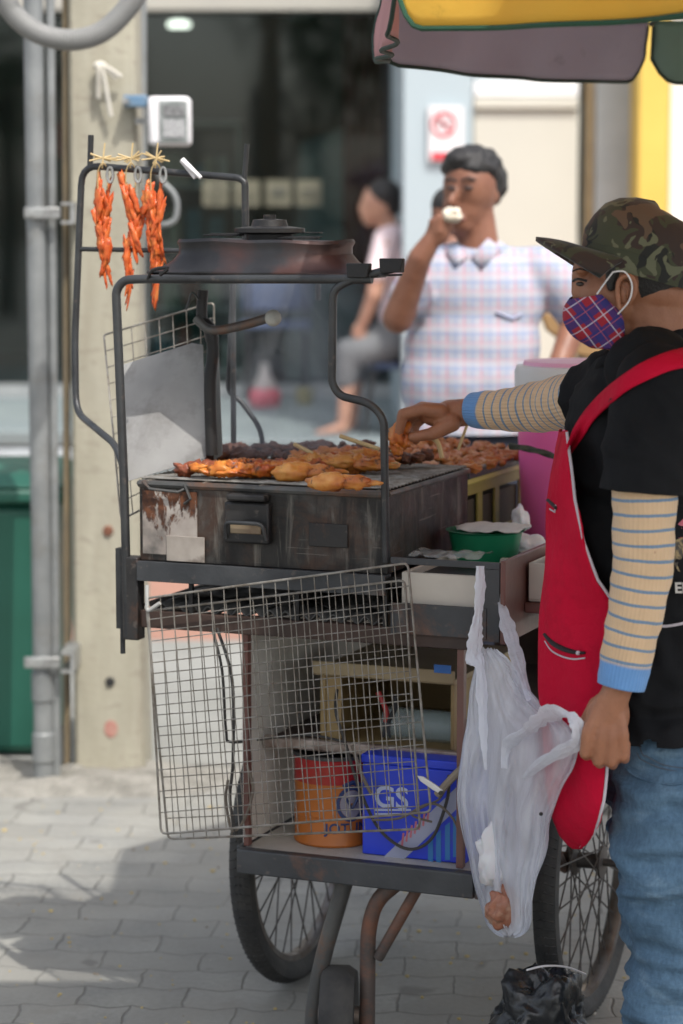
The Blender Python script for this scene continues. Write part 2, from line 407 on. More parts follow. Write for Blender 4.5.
# inside the shop
def emis(name, col, s):
    m, nt, b, out = new_mat(name); b.inputs['Emission Color'].default_value = c4(col); b.inputs['Emission Strength'].default_value = s; b.inputs['Base Color'].default_value = c4(col); return m
M['lampglow'] = emis('lamp_glow', (1, .95, .85), 2.2)
for i, (px, py, lab) in enumerate(((179, 27, 'small round lit downlight behind the glass above the meter box'), (300, 19, 'small round downlight behind the glass, the one further from the meter box'))):
    c = P(px, py, YG + 1.2)
    mb = MB(); mb.lathe(c, [(.075, 0), (.075, .03), (.05, .04)], 20); o = mb.build('downlight', M['lampglow'] if i == 0 else mat('lamp_dim', (.5, .5, .48)), loc=c)
    tag(o, lab, 'lamp', 'downlights inside the shop')
    mb = MB(); mb.tube([c + Vector((0, 0, .03)), Vector((c.x, c.y, 4.2))], .008, 6); mb.build('stem', M['grey'], o)
c = P(318, 160, YG + 1.5)
mb = MB(); mb.hexa([(c.x - .25, c.y, pz), (c.x + .3, c.y, pz), (c.x + .3, c.y + .5, pz), (c.x - .25, c.y + .5, pz), (c.x - .12, c.y, c.z + .12), (c.x + .3, c.y, c.z + .26), (c.x + .3, c.y + .5, c.z + .26), (c.x - .12, c.y + .5, c.z + .12)])
tag(mb.build('display_case', mat('dim_teal', (.2, .27, .28), (.15, .2, .21)), loc=(c.x, c.y, pz), bevel=.02), 'tall dim grey-green cabinet with a sloping top inside the dark shop', 'cabinet')
c = P(376, 145, YG + 1.2)
mb = MB()
rows = [[(c.x - .22 + .44 * j / 24, c.y + .03 * math.sin(j * 1.3), pz + .8 + (2.1) * i / 6) for j in range(25)] for i in range(7)]
mb.grid(rows); tag(mb.build('curtain', mat('dark_red_cloth', (.17, .02, .02), (.12, .015, .02)), solid=.006), 'dark red curtain hanging inside the shop next to the pale blue pillar', 'curtain')
c = P(58, 140, YG + 1.0)
mb = MB(); mb.lathe((c.x, c.y, c.z - .12), [(.03, 0), (.09, .05), (.1, .14), (.05, .22), (.02, .24)], 16); mb.tube([(c.x, c.y, c.z + .1), (c.x, c.y, 4.2)], .006, 6)
tag(mb.build('paper_lantern', mat('lantern_red', (.25, .04, .03)), loc=(c.x, c.y, c.z)), 'small dim red lantern hanging inside the shop behind the thin pipes', 'lantern')
# dim goods inside
o = thing('display_shelf', (X_(190, YG + 2.4), YG + 2.4, pz), 'dim shelf unit with small goods inside the dark shop', 'shelf')
mb = MB(); xs0, xs1 = X_(150, YG + 2.4), X_(238, YG + 2.4)
for zz in (.0, .45, .9, 1.35, 1.8): mb.box(xs0, xs1, YG + 2.4, YG + 2.8, pz + zz, pz + zz + .03)
for xx in (xs0 - .03, xs1): mb.box(xx, xx + .03, YG + 2.4, YG + 2.8, pz, pz + 1.83)
mb.build('boards', M['grey'], o)
rr = random.Random(12); mb = MB()
for zz in (.03, .48, .93, 1.38):
    x_ = xs0 + .03
    while x_ < xs1 - .12:
        w_ = rr.uniform(.05, .12); h_ = rr.uniform(.12, .34); mb.cur = rr.randrange(4); mb.box(x_, x_ + w_, YG + 2.45, YG + 2.65, pz + zz, pz + zz + h_); x_ += w_ + rr.uniform(.005, .05)
g_ = mb.build('goods', [mat('goods_a', (.4, .38, .3)), mat('goods_b', (.3, .08, .06)), mat('goods_c', (.08, .2, .25)), mat('goods_d', (.45, .45, .42))], o); g_['kind'] = 'stuff'
# things on the raised step
def at_step(px, Y): p = P(px, 400, Y); return Vector((p.x, Y, pz))
c = at_step(265, 14.6)
o = thing('plastic_jar', c, 'squat pink jar with a white pointed lid on the pale step', 'jar')
mb = MB(); mb.lathe(c, [(.08, 0), (.095, .03), (.095, .08), (.08, .11)], 20); mb.build('body', mat('jar_pink', (.6, .1, .14), (.5, .08, .1), .35), o)
mb = MB(); mb.lathe(c + Vector((0, 0, .111)), [(.075, 0), (.06, .05), (.035, .08), (.028, .15)], 20); mb.build('lid', mat('jar_lid', (.36, .32, .30), (.3, .27, .25), .5), o)
c = at_step(305, 14.8)
mb = MB(); mb.lathe(c, [(.05, 0), (.055, .08), (.05, .1)], 16); tag(mb.build('cup', mat('cup_olive', (.25, .22, .1), (.2, .18, .08)), loc=c), 'small olive cup on the pale step between the pink jar and the seated person', 'cup')
c = at_step(276, 15.1)
mb = MB()
for k in range(2): mb.tube([c + Vector((-.18 + .36 * k, -.1, 0)), c + Vector((-.18 + .36 * k, -.1, .45))], .012, 6); mb.tube([c + Vector((-.18 + .36 * k, .2, 0)), c + Vector((-.18 + .36 * k, .2, .9))], .012, 6)
ch = thing('plastic_chair', c, 'dark blue chair standing on the step in front of the dark glass', 'chair')
mb.build('legs', M['black'], ch)
M['navyc'] = mat('chair_blue', (.05, .08, .16), (.04, .06, .12), .4)
mb = MB(); mb.box(c.x - .22, c.x + .22, c.y - .12, c.y + .24, .45 + pz, .49 + pz); mb.build('seat', M['navyc'], ch, bevel=.01)
mb = MB(); mb.box(c.x - .22, c.x + .22, c.y + .2, c.y + .24, .55 + pz, .92 + pz); mb.build('backrest', M['navyc'], ch, bevel=.015)
# clutter in front of step at left, seen between bin and glass
c = G(20, 478, .3)
for k, (px, w_, z0, z1, Y, col, lab, nm, cat) in enumerate((
    (28, .5, 0, .66, 11.2, (.45, .5, .52), 'pale blue-grey freezer chest with white rim behind the green bin', 'freezer_chest', 'freezer'),)):
    cx = X_(px, Y)
    o = thing(nm, (cx, Y, 0), lab, cat)
    mb = MB(); mb.box(cx - w_, cx + w_ * .7, Y, Y + .5, z0, z1 - .08); mb.build('body', mat('fz', col, tuple(x * .8 for x in col), .5), o, bevel=.02)
    mb = MB(); mb.box(cx - w_ - .01, cx + w_ * .7 + .01, Y - .01, Y + .51, z1 - .079, z1); mb.build('lid', M['slabw'], o, bevel=.015)

# ================================================================= POLE, PIPES, METER
def conc_mat():
    m, nt, b, out = new_mat('cast_concrete')
    v = texco(nt); s = sep(nt, v)
    col = ramp(nt, nz(nt, v, 3, 6), [(.3, (.40, .375, .295)), (.7, (.33, .31, .25))])
    col = mix(nt, .5, col, ramp(nt, nz(nt, texco(nt, scale=(6, 6, 1)), 3, 6), [(.3, (.75, .74, .7)), (.65, (1.1, 1.1, 1.1))]), 'MULTIPLY')
    # faint stencilled pits
    d = ramp(nt, nz(nt, texco(nt, scale=(14, 14, 40)), 1, 2), [(.60, (0, 0, 0)), (.66, (.4, .4, .4))])
    col = mix(nt, d, col, (.24, .21, .17))
    col = mix(nt, ramp(nt, nz(nt, texco(nt, scale=(16, 16, 1.6)), 1, 7, .7), [(.52, (0, 0, 0)), (.72, (.55, .55, .55))]), col, (.27, .235, .18))
    col = mix(nt, ramp(nt, nz(nt, v, 7, 8, .75), [(.6, (0, 0, 0)), (.68, (.6, .6, .6))]), col, (.33, .31, .26))
    nt.links.new(col, b.inputs['Base Color']); b.inputs['Roughness'].default_value = .9; b.inputs['Specular IOR Level'].default_value = .25
    bump(nt, b, nz(nt, v, 50, 6), .5, .004); return m
YP = 7.1
base = G(106, 778, 0); YP = base.y
pole = thing('concrete_pole', (P(106, 778, YP).x, YP, 0), 'square beige concrete utility pole with bolt holes', 'pole')
M['conc'] = conc_mat()
xa, xb = P(74, 770, YP).x, P(146, 770, YP).x
mb = MB(); nseg = 30
secs = [(z, .0) for z in (0, 1, 2, 3, 4.5, 6)]
wd = .235
for (z0, z1) in ((0, 6),):
    mb.hexa([(xa, YP, z0), (xb, YP, z0), (xb, YP + wd, z0), (xa, YP + wd, z0), (xa + .03, YP + .02, z1), (xb - .03, YP + .02, z1), (xb - .03, YP + wd - .02, z1), (xa + .03, YP + wd - .02, z1)])
mb.build('shaft', M['conc'], pole, bevel=.012)
M['rust'] = mat('rust', (.22, .09, .05), (.12, .05, .03), .85, ns=60)
M['hole'] = M['black']
for (px, py, r_, m_) in ((108, 531, .012, M['rust']), (110, 682, .011, M['hole']), (111, 729, .0, None)):
    if m_: 
        c = P(px, py, YP); c.y = YP - .002 + .0033 * c.z
        mb = MB(); mb.lathe(c, [(r_ * 1.5, -.006), (r_, .006)], 14, Matrix.Rotation(R(90), 3, 'X')); mb.build('bolt_hole', m_, pole)
c = P(111, 729, YP); mb = MB(); mb.lathe(Vector((c.x, YP - .0015, c.z)), [(.02, -.001), (.019, .001)], 20, Matrix.Rotation(R(90), 3, 'X') @ Matrix.Scale(1.3, 3, Vector((0, 1, 0)))); mb.build('red_paint_dab', mat('faded_red', (.38, .16, .13), (.42, .25, .2), .9, ns=40), pole)
# white cord tied on pole
M['cord_w'] = mat('white_cord', (.6, .57, .5), (.5, .47, .4), .8)
c = P(100, 66, YP - .02)
mb = MB()
for dx, dz in ((.045, -.035), (.06, -.03), (.03, -.14), (-.005, -.09)):
    mb.tube(catmull([c, c + Vector((dx * .3, -.02, dz * .1)), c + Vector((dx, -.005, dz))], 6), .007, 6)
mb.ball(c, (.02, .014, .014)); tag(mb.build('knotted_cord', M['cord_w'], loc=c), 'frayed white cord knotted high on the concrete pole', 'cord')

M['galv'] = mat('galvanised', (.27, .28, .275), (.19, .2, .2), .55, .4, ns=7, bs=.1, bscale=80, stain=(.15, .13, .1), stain_s=5, stain_at=(.52, .8))
M['galv_bolt'] = mat('galv_bracket', (.42, .43, .42), (.25, .25, .24), .45, .6, ns=30)
YC = YP - .12
def pipe(name, xpx0, xpx1, r, Y, label, couplings=()):
    a = P(xpx0, 0, Y); b_ = P(xpx1, 770, Y)
    d = Vector((b_.x, Y, 0)); e = Vector((a.x + (a.x - b_.x) * .3, Y, a.z + (a.z - 0) * .3))
    o = thing(name, d, label, 'pipe')
    mb = MB(); mb.tube([d, e], r, 20); mb.build('tube', M['galv'], o)
    for z in couplings:
        q = d.lerp(e, z / e.z); mb = MB(); mb.lathe(q, [(r, -.045), (r * 1.18, -.04), (r * 1.18, .04), (r, .045)], 20); mb.build('coupling', M['galv'], o)
    return o
q1 = pipe('conduit_pipe', 33, 44, .028, YC, 'thick grey galvanised pipe running up beside the pole', (.12, .3))
q2 = pipe('conduit_pipe', 50, 56, .013, YC + .01, 'thin grey pipe squeezed between the thick pipe and the pole')
q3 = pipe('conduit_pipe', 141, 141, .017, YP + .28, 'thin grey pipe rising behind the far edge of the pole')
q4 = pipe('conduit_pipe', 66, 67, .011, YP + .05, 'narrow brown stained pipe flush with the pole edge')
q4.children[0].data.materials.clear(); q4.children[0].data.materials.append(mat('brown_pipe', (.22, .17, .1), (.15, .12, .08), .7))
for (py, lab) in ((213, 'upper galvanised clamp holding the grey pipes to the pole'), (662, 'lower galvanised clamp holding the grey pipes to the pole')):
    c = P(50, py, YC - .03)
    o = thing('pipe_clamp', c, lab, 'clamp', 'clamps on the grey pipes')
    l, r_ = P(26, py, YC).x, P(62, py, YC).x
    mb = MB(); mb.box(l, r_, YC - .045, YC - .033, c.z - .016, c.z + .016); mb.build('strap', M['galv_bolt'], o, bevel=.003)
    mb = MB(); mb.box(r_ + .001, P(76, py, YC).x, YC - .045, YC + .12, c.z - .03, c.z - .022); mb.box(r_ + .001, P(76, py, YC).x, YC - .045, YC + .12, c.z + .022, c.z + .03); mb.box(P(72, py, YC).x, P(76, py, YC).x, YC - .045, YC + .12, c.z - .0215, c.z + .0215); mb.build('bracket', M['galv_bolt'], o)
    mb = MB(); mb.lathe(Vector((l + .015, YC - .046, c.z)), [(.011, 0), (.011, .012)], 6, Matrix.Rotation(R(90), 3, 'X')); mb.build('bolt', M['galv_bolt'], o)
# big flexible conduit loop
pts = [P(x, y, 6.2) for x, y in ((-30, -60), (2, -8), (14, 14), (38, 33), (70, 40), (100, 33), (124, 12), (140, -14), (150, -60))]
o = thing('flexible_conduit', pts[4], 'thick ribbed grey conduit sagging in a loop over the pipes', 'cable')
mb = MB(); cp = catmull(pts, 40); mb.tube(cp, [.0265 + (.0015 if (i % 4) < 2 else -.0005) for i in range(len(cp))], 16); mb.build('hose', mat('grey_pvc', (.25, .25, .24), (.2, .2, .19), .6, ns=5), o)
# meter box
YM = YP - .02
c = P(169, 122, YM)
o = thing('meter_box', c, 'white electric meter box mounted next to the concrete pole', 'meter')
k = YM / F
def MBX(x0, x1, y0, y1, ya, yb): return (P(x0, 0, YM).x, P(x1, 0, YM).x, YM + ya, YM + yb, P(0, y1, YM).z, P(0, y0, YM).z)
mb = MB(); mb.box(*MBX(148, 190, 97, 146, -.05, .05)); mb.build('case', M['signw'], o, bevel=.012)
mb = MB(); mb.box(*MBX(160, 188, 101, 143, -.058, -.051)); mb.build('cover', mat('meter_window', (.30, .32, .31), (.18, .2, .19), .2, ns=40), o, bevel=.003)
mb = MB(); mb.box(*MBX(164, 185, 106, 117, -.062, -.0585)); mb.build('dial', mat('meter_dial', (.1, .1, .1), (.25, .25, .25), .4, ns=120), o)
mb = MB(); mb.box(*MBX(164, 185, 120, 138, -.062, -.0585)); mb.build('rating_plate', mat('meter_plate', (.2, .2, .2), (.5, .5, .5), .4, ns=160), o)
mb = MB(); mb.box(*MBX(134, 147.5, 118, 124, .0, .02)); mb.build('mounting_arm', M['galv_bolt'], o)
mb = MB(); mb.tube(rounded([P(156, 147, YM), P(157, 178, YM), P(178, 196, YM), P(176, 222, YM), P(160, 226, YM), P(145, 215, YM + .2)], .06), .009, 10); mb.build('cable', M['galv'], o)
c = P(131, 101, YP - .05)
mb = MB(); mb.box(P(122, 0, c.y).x, P(146, 0, c.y).x, c.y, c.y + .05, P(0, 107, c.y).z, P(0, 95, c.y).z)
o = mb.build('pipe_bracket', mat('blue_clip', (.09, .2, .33), (.15, .2, .25), .5, ns=20), loc=c, bevel=.004); tag(o, 'blue plastic bracket with a bolt on the pole corner next to the meter box', 'bracket')
mb = MB(); mb.lathe((c.x - .015, c.y - .001, c.z), [(.012, -0.0), (.01, .01)], 6, Matrix.Rotation(R(90), 3, 'X')); mb.build('bolt', M['galv_bolt'], o)
# green bin
YB = 7.2
xr = P(62, 600, YB).x
zt = P(0, 478, YB).z
o = thing('rubbish_bin', (xr - .4, YB, 0), 'dark green wheeled rubbish bin behind the grey pipes', 'bin')
M['binG'] = mat('bin_green', (.016, .11, .075), (.013, .09, .06), .5, ns=3, bs=.05)
def taper(mb, x0, x1, y0, y1, z0, z1, t): return mb.hexa([(x0 + t, y0 + t, z0), (x1 - t, y0 + t, z0), (x1 - t, y1 - t, z0), (x0 + t, y1 - t, z0), (x0, y0, z1), (x1, y0, z1), (x1, y1, z1), (x0, y1, z1)])
mb = MB(); taper(mb, xr - .8, xr, YB, YB + .6, .012, zt - .08, .05); mb.build('body', M['binG'], o, bevel=.03)
mb = MB(); mb.box(xr - .83, xr + .02, YB - .03, YB + .63, zt - .078, zt - .03); mb.build('rim', M['binG'], o, bevel=.015)
mb = MB(); mb.hexa([(xr - .83, YB - .03, zt - .028), (xr + .02, YB - .03, zt - .028), (xr + .02, YB + .63, zt - .028), (xr - .83, YB + .63, zt - .028), (xr - .75, YB + .03, zt + .01), (xr - .05, YB + .03, zt + .01), (xr - .05, YB + .57, zt + .01), (xr - .75, YB + .57, zt + .01)]); mb.build('lid', M['binG'], o, bevel=.01)
for dx in (-.7, -.1):
    mb = MB(); mb.lathe((xr + dx, YB + .12, .055), [(.055, -.02), (.055, .02)], 20, Matrix.Rotation(R(90), 3, 'Y')); mb.build('wheel', M['black'], o)
# ================================================================= CART
def steel_mat(name, a, b_, rust=(.16, .07, .035), amount=(.55, .72), rough=.5, metal=.5, soot=None):
    m, nt, b, out = new_mat(name)
    v = texco(nt)
    col = ramp(nt, nz(nt, v, 7, 6), [(.35, a), (.65, b_)])
    f = ramp(nt, nz(nt, v, 5, 8, .7, .4), [(amount[0], (0, 0, 0)), (amount[1], (1, 1, 1))])
    col = mix(nt, f, col, rust)
    if soot: col = mix(nt, ramp(nt, nz(nt, v, 3, 5), [(.45, (0, 0, 0)), (.62, (1, 1, 1))]), col, soot)
    sp = ramp(nt, nz(nt, v, 45, 4), [(.62, (0, 0, 0)), (.72, (.5, .5, .5))])
    col = mix(nt, sp, col, (.16, .13, .11))
    nt.links.new(col, b.inputs['Base Color'])
    nt.links.new(math_(nt, 'MULTIPLY_ADD', nz(nt, v, 14, 5), .5, rough - .25), b.inputs['Roughness'])
    b.inputs['Metallic'].default_value = metal
    bump(nt, b, nz(nt, v, 60, 6), .35, .003); return m
M['sooty'] = steel_mat('sooty_steel', (.014, .014, .015), (.036, .034, .033), (.11, .05, .028), (.6, .75), .5, .3)
M['pipe'] = steel_mat('dark_pipe', (.07, .073, .075), (.034, .035, .037), (.12, .065, .035), (.62, .75), .42, .5)
M['pipelt'] = steel_mat('weathered_pipe', (.12, .12, .115), (.07, .07, .068), (.2, .09, .045), (.5, .66), .5, .4)
M['platform'] = steel_mat('platform_metal', (.52, .50, .45), (.40, .385, .35), (.14, .1, .07), (.6, .8), .6, .1)
M['rail'] = steel_mat('rail_paint', (.035, .038, .042), (.065, .068, .072), (.16, .08, .05), (.55, .7), .5, .2)
M['wood_red'] = mat('red_brown_board', (.17, .07, .055), (.11, .05, .04), .45, ns=6, bs=.2, coat=.2)
M['wood_dark'] = mat('dark_wood', (.07, .04, .03), (.04, .025, .02), .6, ns=8, bs=.2)
M['cardpanel'] = mat('grey_board', (.66, .64, .58), (.58, .55, .5), .8, ns=3, bs=.15, stain=(.2, .18, .15), stain_s=4, stain_at=(.6, .85))
M['rubber'] = mat('tyre_rubber', (.028, .028, .028), (.05, .048, .044), .75, ns=20, bs=.5, bscale=90)
M['rim'] = mat('wheel_rim', (.20, .19, .18), (.13, .1, .08), .45, .7, ns=20)
M['spoke'] = mat('spoke_steel', (.11, .105, .1), (.07, .06, .055), .5, .5)
M['legred'] = steel_mat('rusty_leg', (.10, .075, .065), (.07, .06, .055), (.22, .09, .05), (.42, .6), .6, .2)

cart = thing('food_cart', W(.45, .45, 0), 'wheeled street food cart of dark pipe and sheet metal carrying the charcoal grill', 'food cart')
PT = .42
mb = MB(); mb.cbox(.215, .70, .01, 1.15, PT - .02, PT); mb.build('platform', M['platform'], cart, bevel=.002)
mb = MB(); mb.cbox(.212, .70, -.018, .008, PT - .045, PT + .003); mb.build('front_rail', M['rail'], cart, bevel=.003)
mb = MB(); mb.cbox(.2, .2135, .0085, 1.15, PT - .045, PT + .003); mb.cbox(.7015, .715, -.018, 1.15, PT - .045, PT + .003); mb.build('side_rail', M['rail'], cart, bevel=.003)
# wheels
def wheel(uc, vc, rad, lab=None):
    zc = rad + .002
    ax = Matrix((tuple(VD) + (), (0, 0, 1), tuple(UD))).transposed()      # local x -> VD, y -> Z, z -> UD
    ax = Matrix([[VD.x, 0, UD.x], [VD.y, 0, UD.y], [0, 1, 0]])
    c = W(uc, vc, zc)
    w = bpy.data.objects.new('wheel', None); COL.objects.link(w); w.parent = cart; w.location = c - cart.location; w.empty_display_size = .05
    prof = [(rad - .047, -.014), (rad - .03, -.025), (rad - .012, -.023), (rad - .002, -.012), (rad, 0), (rad - .002, .012), (rad - .012, .023), (rad - .03, .025), (rad - .047, .014)]
    mb = MB(); mb.lathe(c, prof + [prof[0]], 72, ax, False, False)
    for i in range(110):
        a = 2 * math.pi * i / 110
        for s_ in (-1, 1):
            q0 = c + VD * math.cos(a) * (rad + .0005) + ZD * math.sin(a) * (rad + .0005) + UD * .003 * s_
            a2 = a + .02
            q1 = c + VD * math.cos(a2) * (rad - .009) + ZD * math.sin(a2) * (rad - .009) + UD * .021 * s_
            mb.tube([q0, q1], .0022, 4)
    mb.build('tyre', M['rubber'], w, c)
    mb = MB(); r2 = rad - .047; mb.lathe(c, [(r2, -.015), (r2 - .012, -.014), (r2 - .017, 0), (r2 - .012, .014), (r2, .015)], 72, ax, False, False); mb.build('rim', M['rim'], w, c)
    mb = MB(); mb.lathe(c, [(.008, -.06), (.008, -.032), (.034, -.031), (.034, -.026), (.016, -.022), (.016, .022), (.034, .026), (.034, .031), (.008, .032), (.008, .06)], 24, ax); mb.build('hub', M['spoke'], w, c)
    mb = MB(); N = 36
    for i in range(N):
        s_ = 1 if i % 2 else -1; cr = 1 if (i // 2) % 2 else -1
        a = 2 * math.pi * i / N; ah = a + cr * 1.15
        mb.tube([c + VD * math.cos(ah) * .031 + ZD * math.sin(ah) * .031 + UD * .028 * s_, c + VD * math.cos(a) * (r2 - .014) + ZD * math.sin(a) * (r2 - .014)], .0019, 5)
    mb.build('spokes', M['spoke'], w, c)
    return w
wheel(.125, .50, .325); wheel(.775, .50, .325)
mb = MB(); mb.tube([W(.16, .5, .327), W(.74, .5, .327)], .014, 12); mb.build('axle', M['legred'], cart)
for u in (.19, .725):
    mb = MB(); mb.tube(rounded([W(u, .42, PT - .05), W(u, .5, .30), W(u, .58, PT - .05)], .02), .011, 8); mb.build('axle_bracket', M['legred'], cart)
# front stand: two legs, brace, caster
def lp(px, py, v=.03): return LV(px, py, v)
mb = MB(); mb.tube(rounded([lp(346, 878), lp(338, 905), lp(322, 960), lp(313, 1010), lp(312, 1050)], .05), .0165, 12); mb.build('leg', M['pipelt'], cart)
mb = MB(); mb.tube(rounded([lp(398, 882), lp(376, 900), lp(368, 930), lp(367, 1050)], .05), .0155, 12); mb.build('leg', M['legred'], cart)
mb = MB(); mb.tube([lp(420, 884), lp(378, 958)], .011, 10); mb.build('brace', M['legred'], cart)
cc = lp(339, 1035, .02); cr = .100
cc.z = cr + .001
cw = bpy.data.objects.new('caster', None); COL.objects.link(cw); cw.parent = cart; cw.location = cc - cart.location
dirx = (VD * .8 - UD * .25).normalized(); axx = dirx.cross(ZD).normalized()
axm = Matrix([[dirx.x, 0, axx.x], [dirx.y, 0, axx.y], [0, 1, 0]])
mb = MB(); mb.lathe(cc, [(cr - .035, -.034), (cr - .012, -.033), (cr - .002, -.018), (cr - .002, .018), (cr - .012, .033), (cr - .035, .034)], 36, axm, False, False); mb.lathe(cc, [(.02, -.03), (cr - .035, -.034)], 36, axm, False, False); mb.lathe(cc, [(cr - .035, .034), (.02, .03)], 36, axm, False, False); mb.build('tyre', M['rubber'], cw, cc)
mb = MB(); mb.lathe(cc, [(.02, -.04), (.02, .04)], 16, axm); mb.build('hub', M['rim'], cw, cc)
mb = MB(); mb.tube([lp(309, 1040, .02), lp(371, 1040, .02)], .009, 8); mb.build('axle_bolt', M['pipelt'], cw, cc)

# uprights of the body
TZ = .975                                                         # top deck height
mb = MB(); mb.cbox(-.035, .0, -.012, .02, .82, TZ + .01); mb.build('corner_bracket', M['sooty'], cart, bevel=.003)
mb = MB(); mb.cbox(-.052, -.0365, -.004, .016, .84, 1.0); mb.tube([W(-.04, .0, .84), W(-.04, 0, .79)], .005, 8); mb.build('socket_tube', M['pipe'], cart)
# left side panel, whose inner face shows
mb = MB(); mb.cbox(.205, .214, .03, .98, PT + .004, .86); mb.build('side_panel', M['cardpanel'], cart)
mb = MB(); mb.cbox(.2145, .225, .012, .028, PT + .0035, .86); mb.build('corner_post', M['wood_red'], cart)
mb = MB(); mb.cbox(.655, .668, .012, .028, PT + .0035, .86); mb.build('corner_post', M['wood_red'], cart)
mb = MB(); mb.cbox(.703, .712, .85, 1.12, PT + .004, .86); mb.build('side_panel', M['wood_dark'], cart)
mb = MB(); mb.cbox(.36, .70, 1.12, 1.13, PT + .004, .86); mb.build('back_panel', M['wood_dark'], cart)
# front deck rail (angle iron) under the grill
mb = MB(); mb.cbox(.0, .52, -.016, -.010, TZ - .035, TZ + .004); mb.cbox(.0, .52, -.0095, .02, TZ - .003, TZ + .003); mb.build('deck_rail', M['rail'], cart, bevel=.001)
mb = MB(); mb.cbox(-.01, .74, .021, 1.2, TZ - .02, TZ - .004); mb.build('deck', M['sooty'], cart)
# lower beam under the ash tray
mb = MB(); mb.cbox(-.0, .70, .0, .03, .845, .879); mb.cbox(0, .03, .03, 1.1, .845, .872); mb.build('lower_beam', M['wood_dark'], cart, bevel=.002)
# uprights between
for u in (.105, .33, .51): mb = MB(); mb.cbox(u, u + .008, .0, .008, .8795, TZ - .004); mb.build('spacer', M['sooty'], cart)
# corrugated sheet lying above the beam, wavy front edge
rows = []
for vv in (.012, .5): rows.append([W(.0 + .52 * i / 160, vv, .886 + .007 * math.sin(i * .62)) for i in range(161)])
mb = MB(); mb.grid(rows); mb.build('corrugated_sheet', M['pipelt'], cart, solid=.003, angle=180)
# ash heap behind
rows = []
for j in range(14):
    row = []
    for i in range(50):
        u = .03 + .48 * i / 49; v_ = .05 + .4 * j / 13
        row.append(W(u, v_, .893 + .03 * max(0, noise.noise(Vector((u * 14, v_ * 14, 2))) + .3) * math.sin(math.pi * i / 49) ** .3))
    rows.append(row)
mb = MB(); mb.grid(rows)
M['ash'] = mat('ash', (.30, .29, .28), (.08, .075, .07), .95, ns=25, bs=.6, bscale=80)
tag(mb.build('ash_heap', M['ash'], loc=W(.25, .2, .89), angle=180), 'grey ash and charcoal crumbs lying on the corrugated sheet below the grill', 'ash', kind='stuff')
mb = MB(); mb.cbox(.07, .52, .50, .504, .85, TZ - .021); mb.build('tray_back', M['sooty'], cart)
# right-hand bay: frame of dark sheet around a white foam tray
tray_u0, tray_u1 = .555, .705
mb = MB(); mb.cbox(.53, .745, -.012, -.004, 1.002, 1.014); mb.cbox(.53, .72, -.012, -.004, .87, .928); mb.build('bay_rail', M['rail'], cart, bevel=.001)
mb = MB(); mb.cbox(.706, .744, -.010, -.002, .866, 1.001); mb.build('bay_cheek', M['rail'], cart)
mb = MB(); mb.cbox(.746, .756, -.012, .35, .862, 1.018); mb.build('bay_side', M['wood_red'], cart, bevel=.002)
mb = MB(); mb.cbox(.53, .745, 0, .35, .872, .878); mb.build('bay_floor', M['rail'], cart)
# side table board on the vendor side
mb = MB(); mb.cbox(.757, .83, .10, 1.25, .905, .925); mb.cbox(.40, .7565, .36, 1.25, .905, .925); mb.build('table_board', M['wood_red'], cart, bevel=.003)
mb = MB(); mb.cbox(.815, .829, .10, 1.25, .86, .9045); mb.build('table_edge', M['wood_red'], cart, bevel=.002)
# inner shelf at mid height, wrapped in foil paper
M['foil'] = mat('foil_wrap', (.45, .38, .34), (.22, .16, .13), .35, .4, ns=30, bs=.6, bscale=70)
zs = LW(340, 748, .1)[2]
mb = MB(); mb.cbox(.216, .70, .10, .115, zs - .012, zs + .012); b_ = mb.build('shelf_lip', M['foil'], cart, bevel=.004)
mb = MB(); mb.cbox(.216, .70, .1155, 1.1, zs - .006, zs + .0); mb.build('shelf', M['wood_dark'], cart)

# pipe frame
def cpipe(name, pts, r, m='pipe', rr=.035, n=12, parent=None): 
    mb = MB(); mb.tube(rounded(pts, rr), r, n); return mb.build(name, M[m], parent or cart)
v0 = -.004
cpipe('frame_pipe', [LV(128, 636, v0), LV(124, 480, v0), LV(116, 290, v0), LV(124, 280, v0), LV(140, 279, v0), LV(372, 279, v0)], .0088)
cpipe('frame_pipe', [LV(400, 267, v0), LV(372, 274, v0), LV(348, 281, v0), LV(333, 290, v0), LV(332, 384, v0), LV(340, 396, v0), LV(370, 403, v0), LV(384, 418, v0), LV(386, 562, v0)], .0078, rr=.05)
cpipe('stay_pipe', [LV(124, 470, .02), LV(116, 445, .05), LV(76, 412, .18), LV(75, 340, .2), LV(82, 165, .2), LV(239, 178, .2), LV(245, 182, .2), LV(246, 268, .2)], .0072, rr=.04)
cpipe('cross_bar', [LV(79, 249, .2), LV(185, 251, .2)], .005)
cpipe('stub_bar', [LV(91, 135, .2), LV(90, 168, .2)], .006)
cpipe('stub_bar', [LV(247, 144, .2), LV(244, 182, .2)], .005)
cpipe('back_pipe', [LV(233, 284, .42), LV(228, 392, .42), LV(240, 400, .42), LV(262, 430, .42), LV(263, 470, .42)], .0055, rr=.03)
cpipe('back_pipe', [LV(318, 284, .48), LV(318, 300, .48)], .0055)
cpipe('hood_stay', [W(.02, .4, 1.527), W(.02, .4, 1.14)], .006)
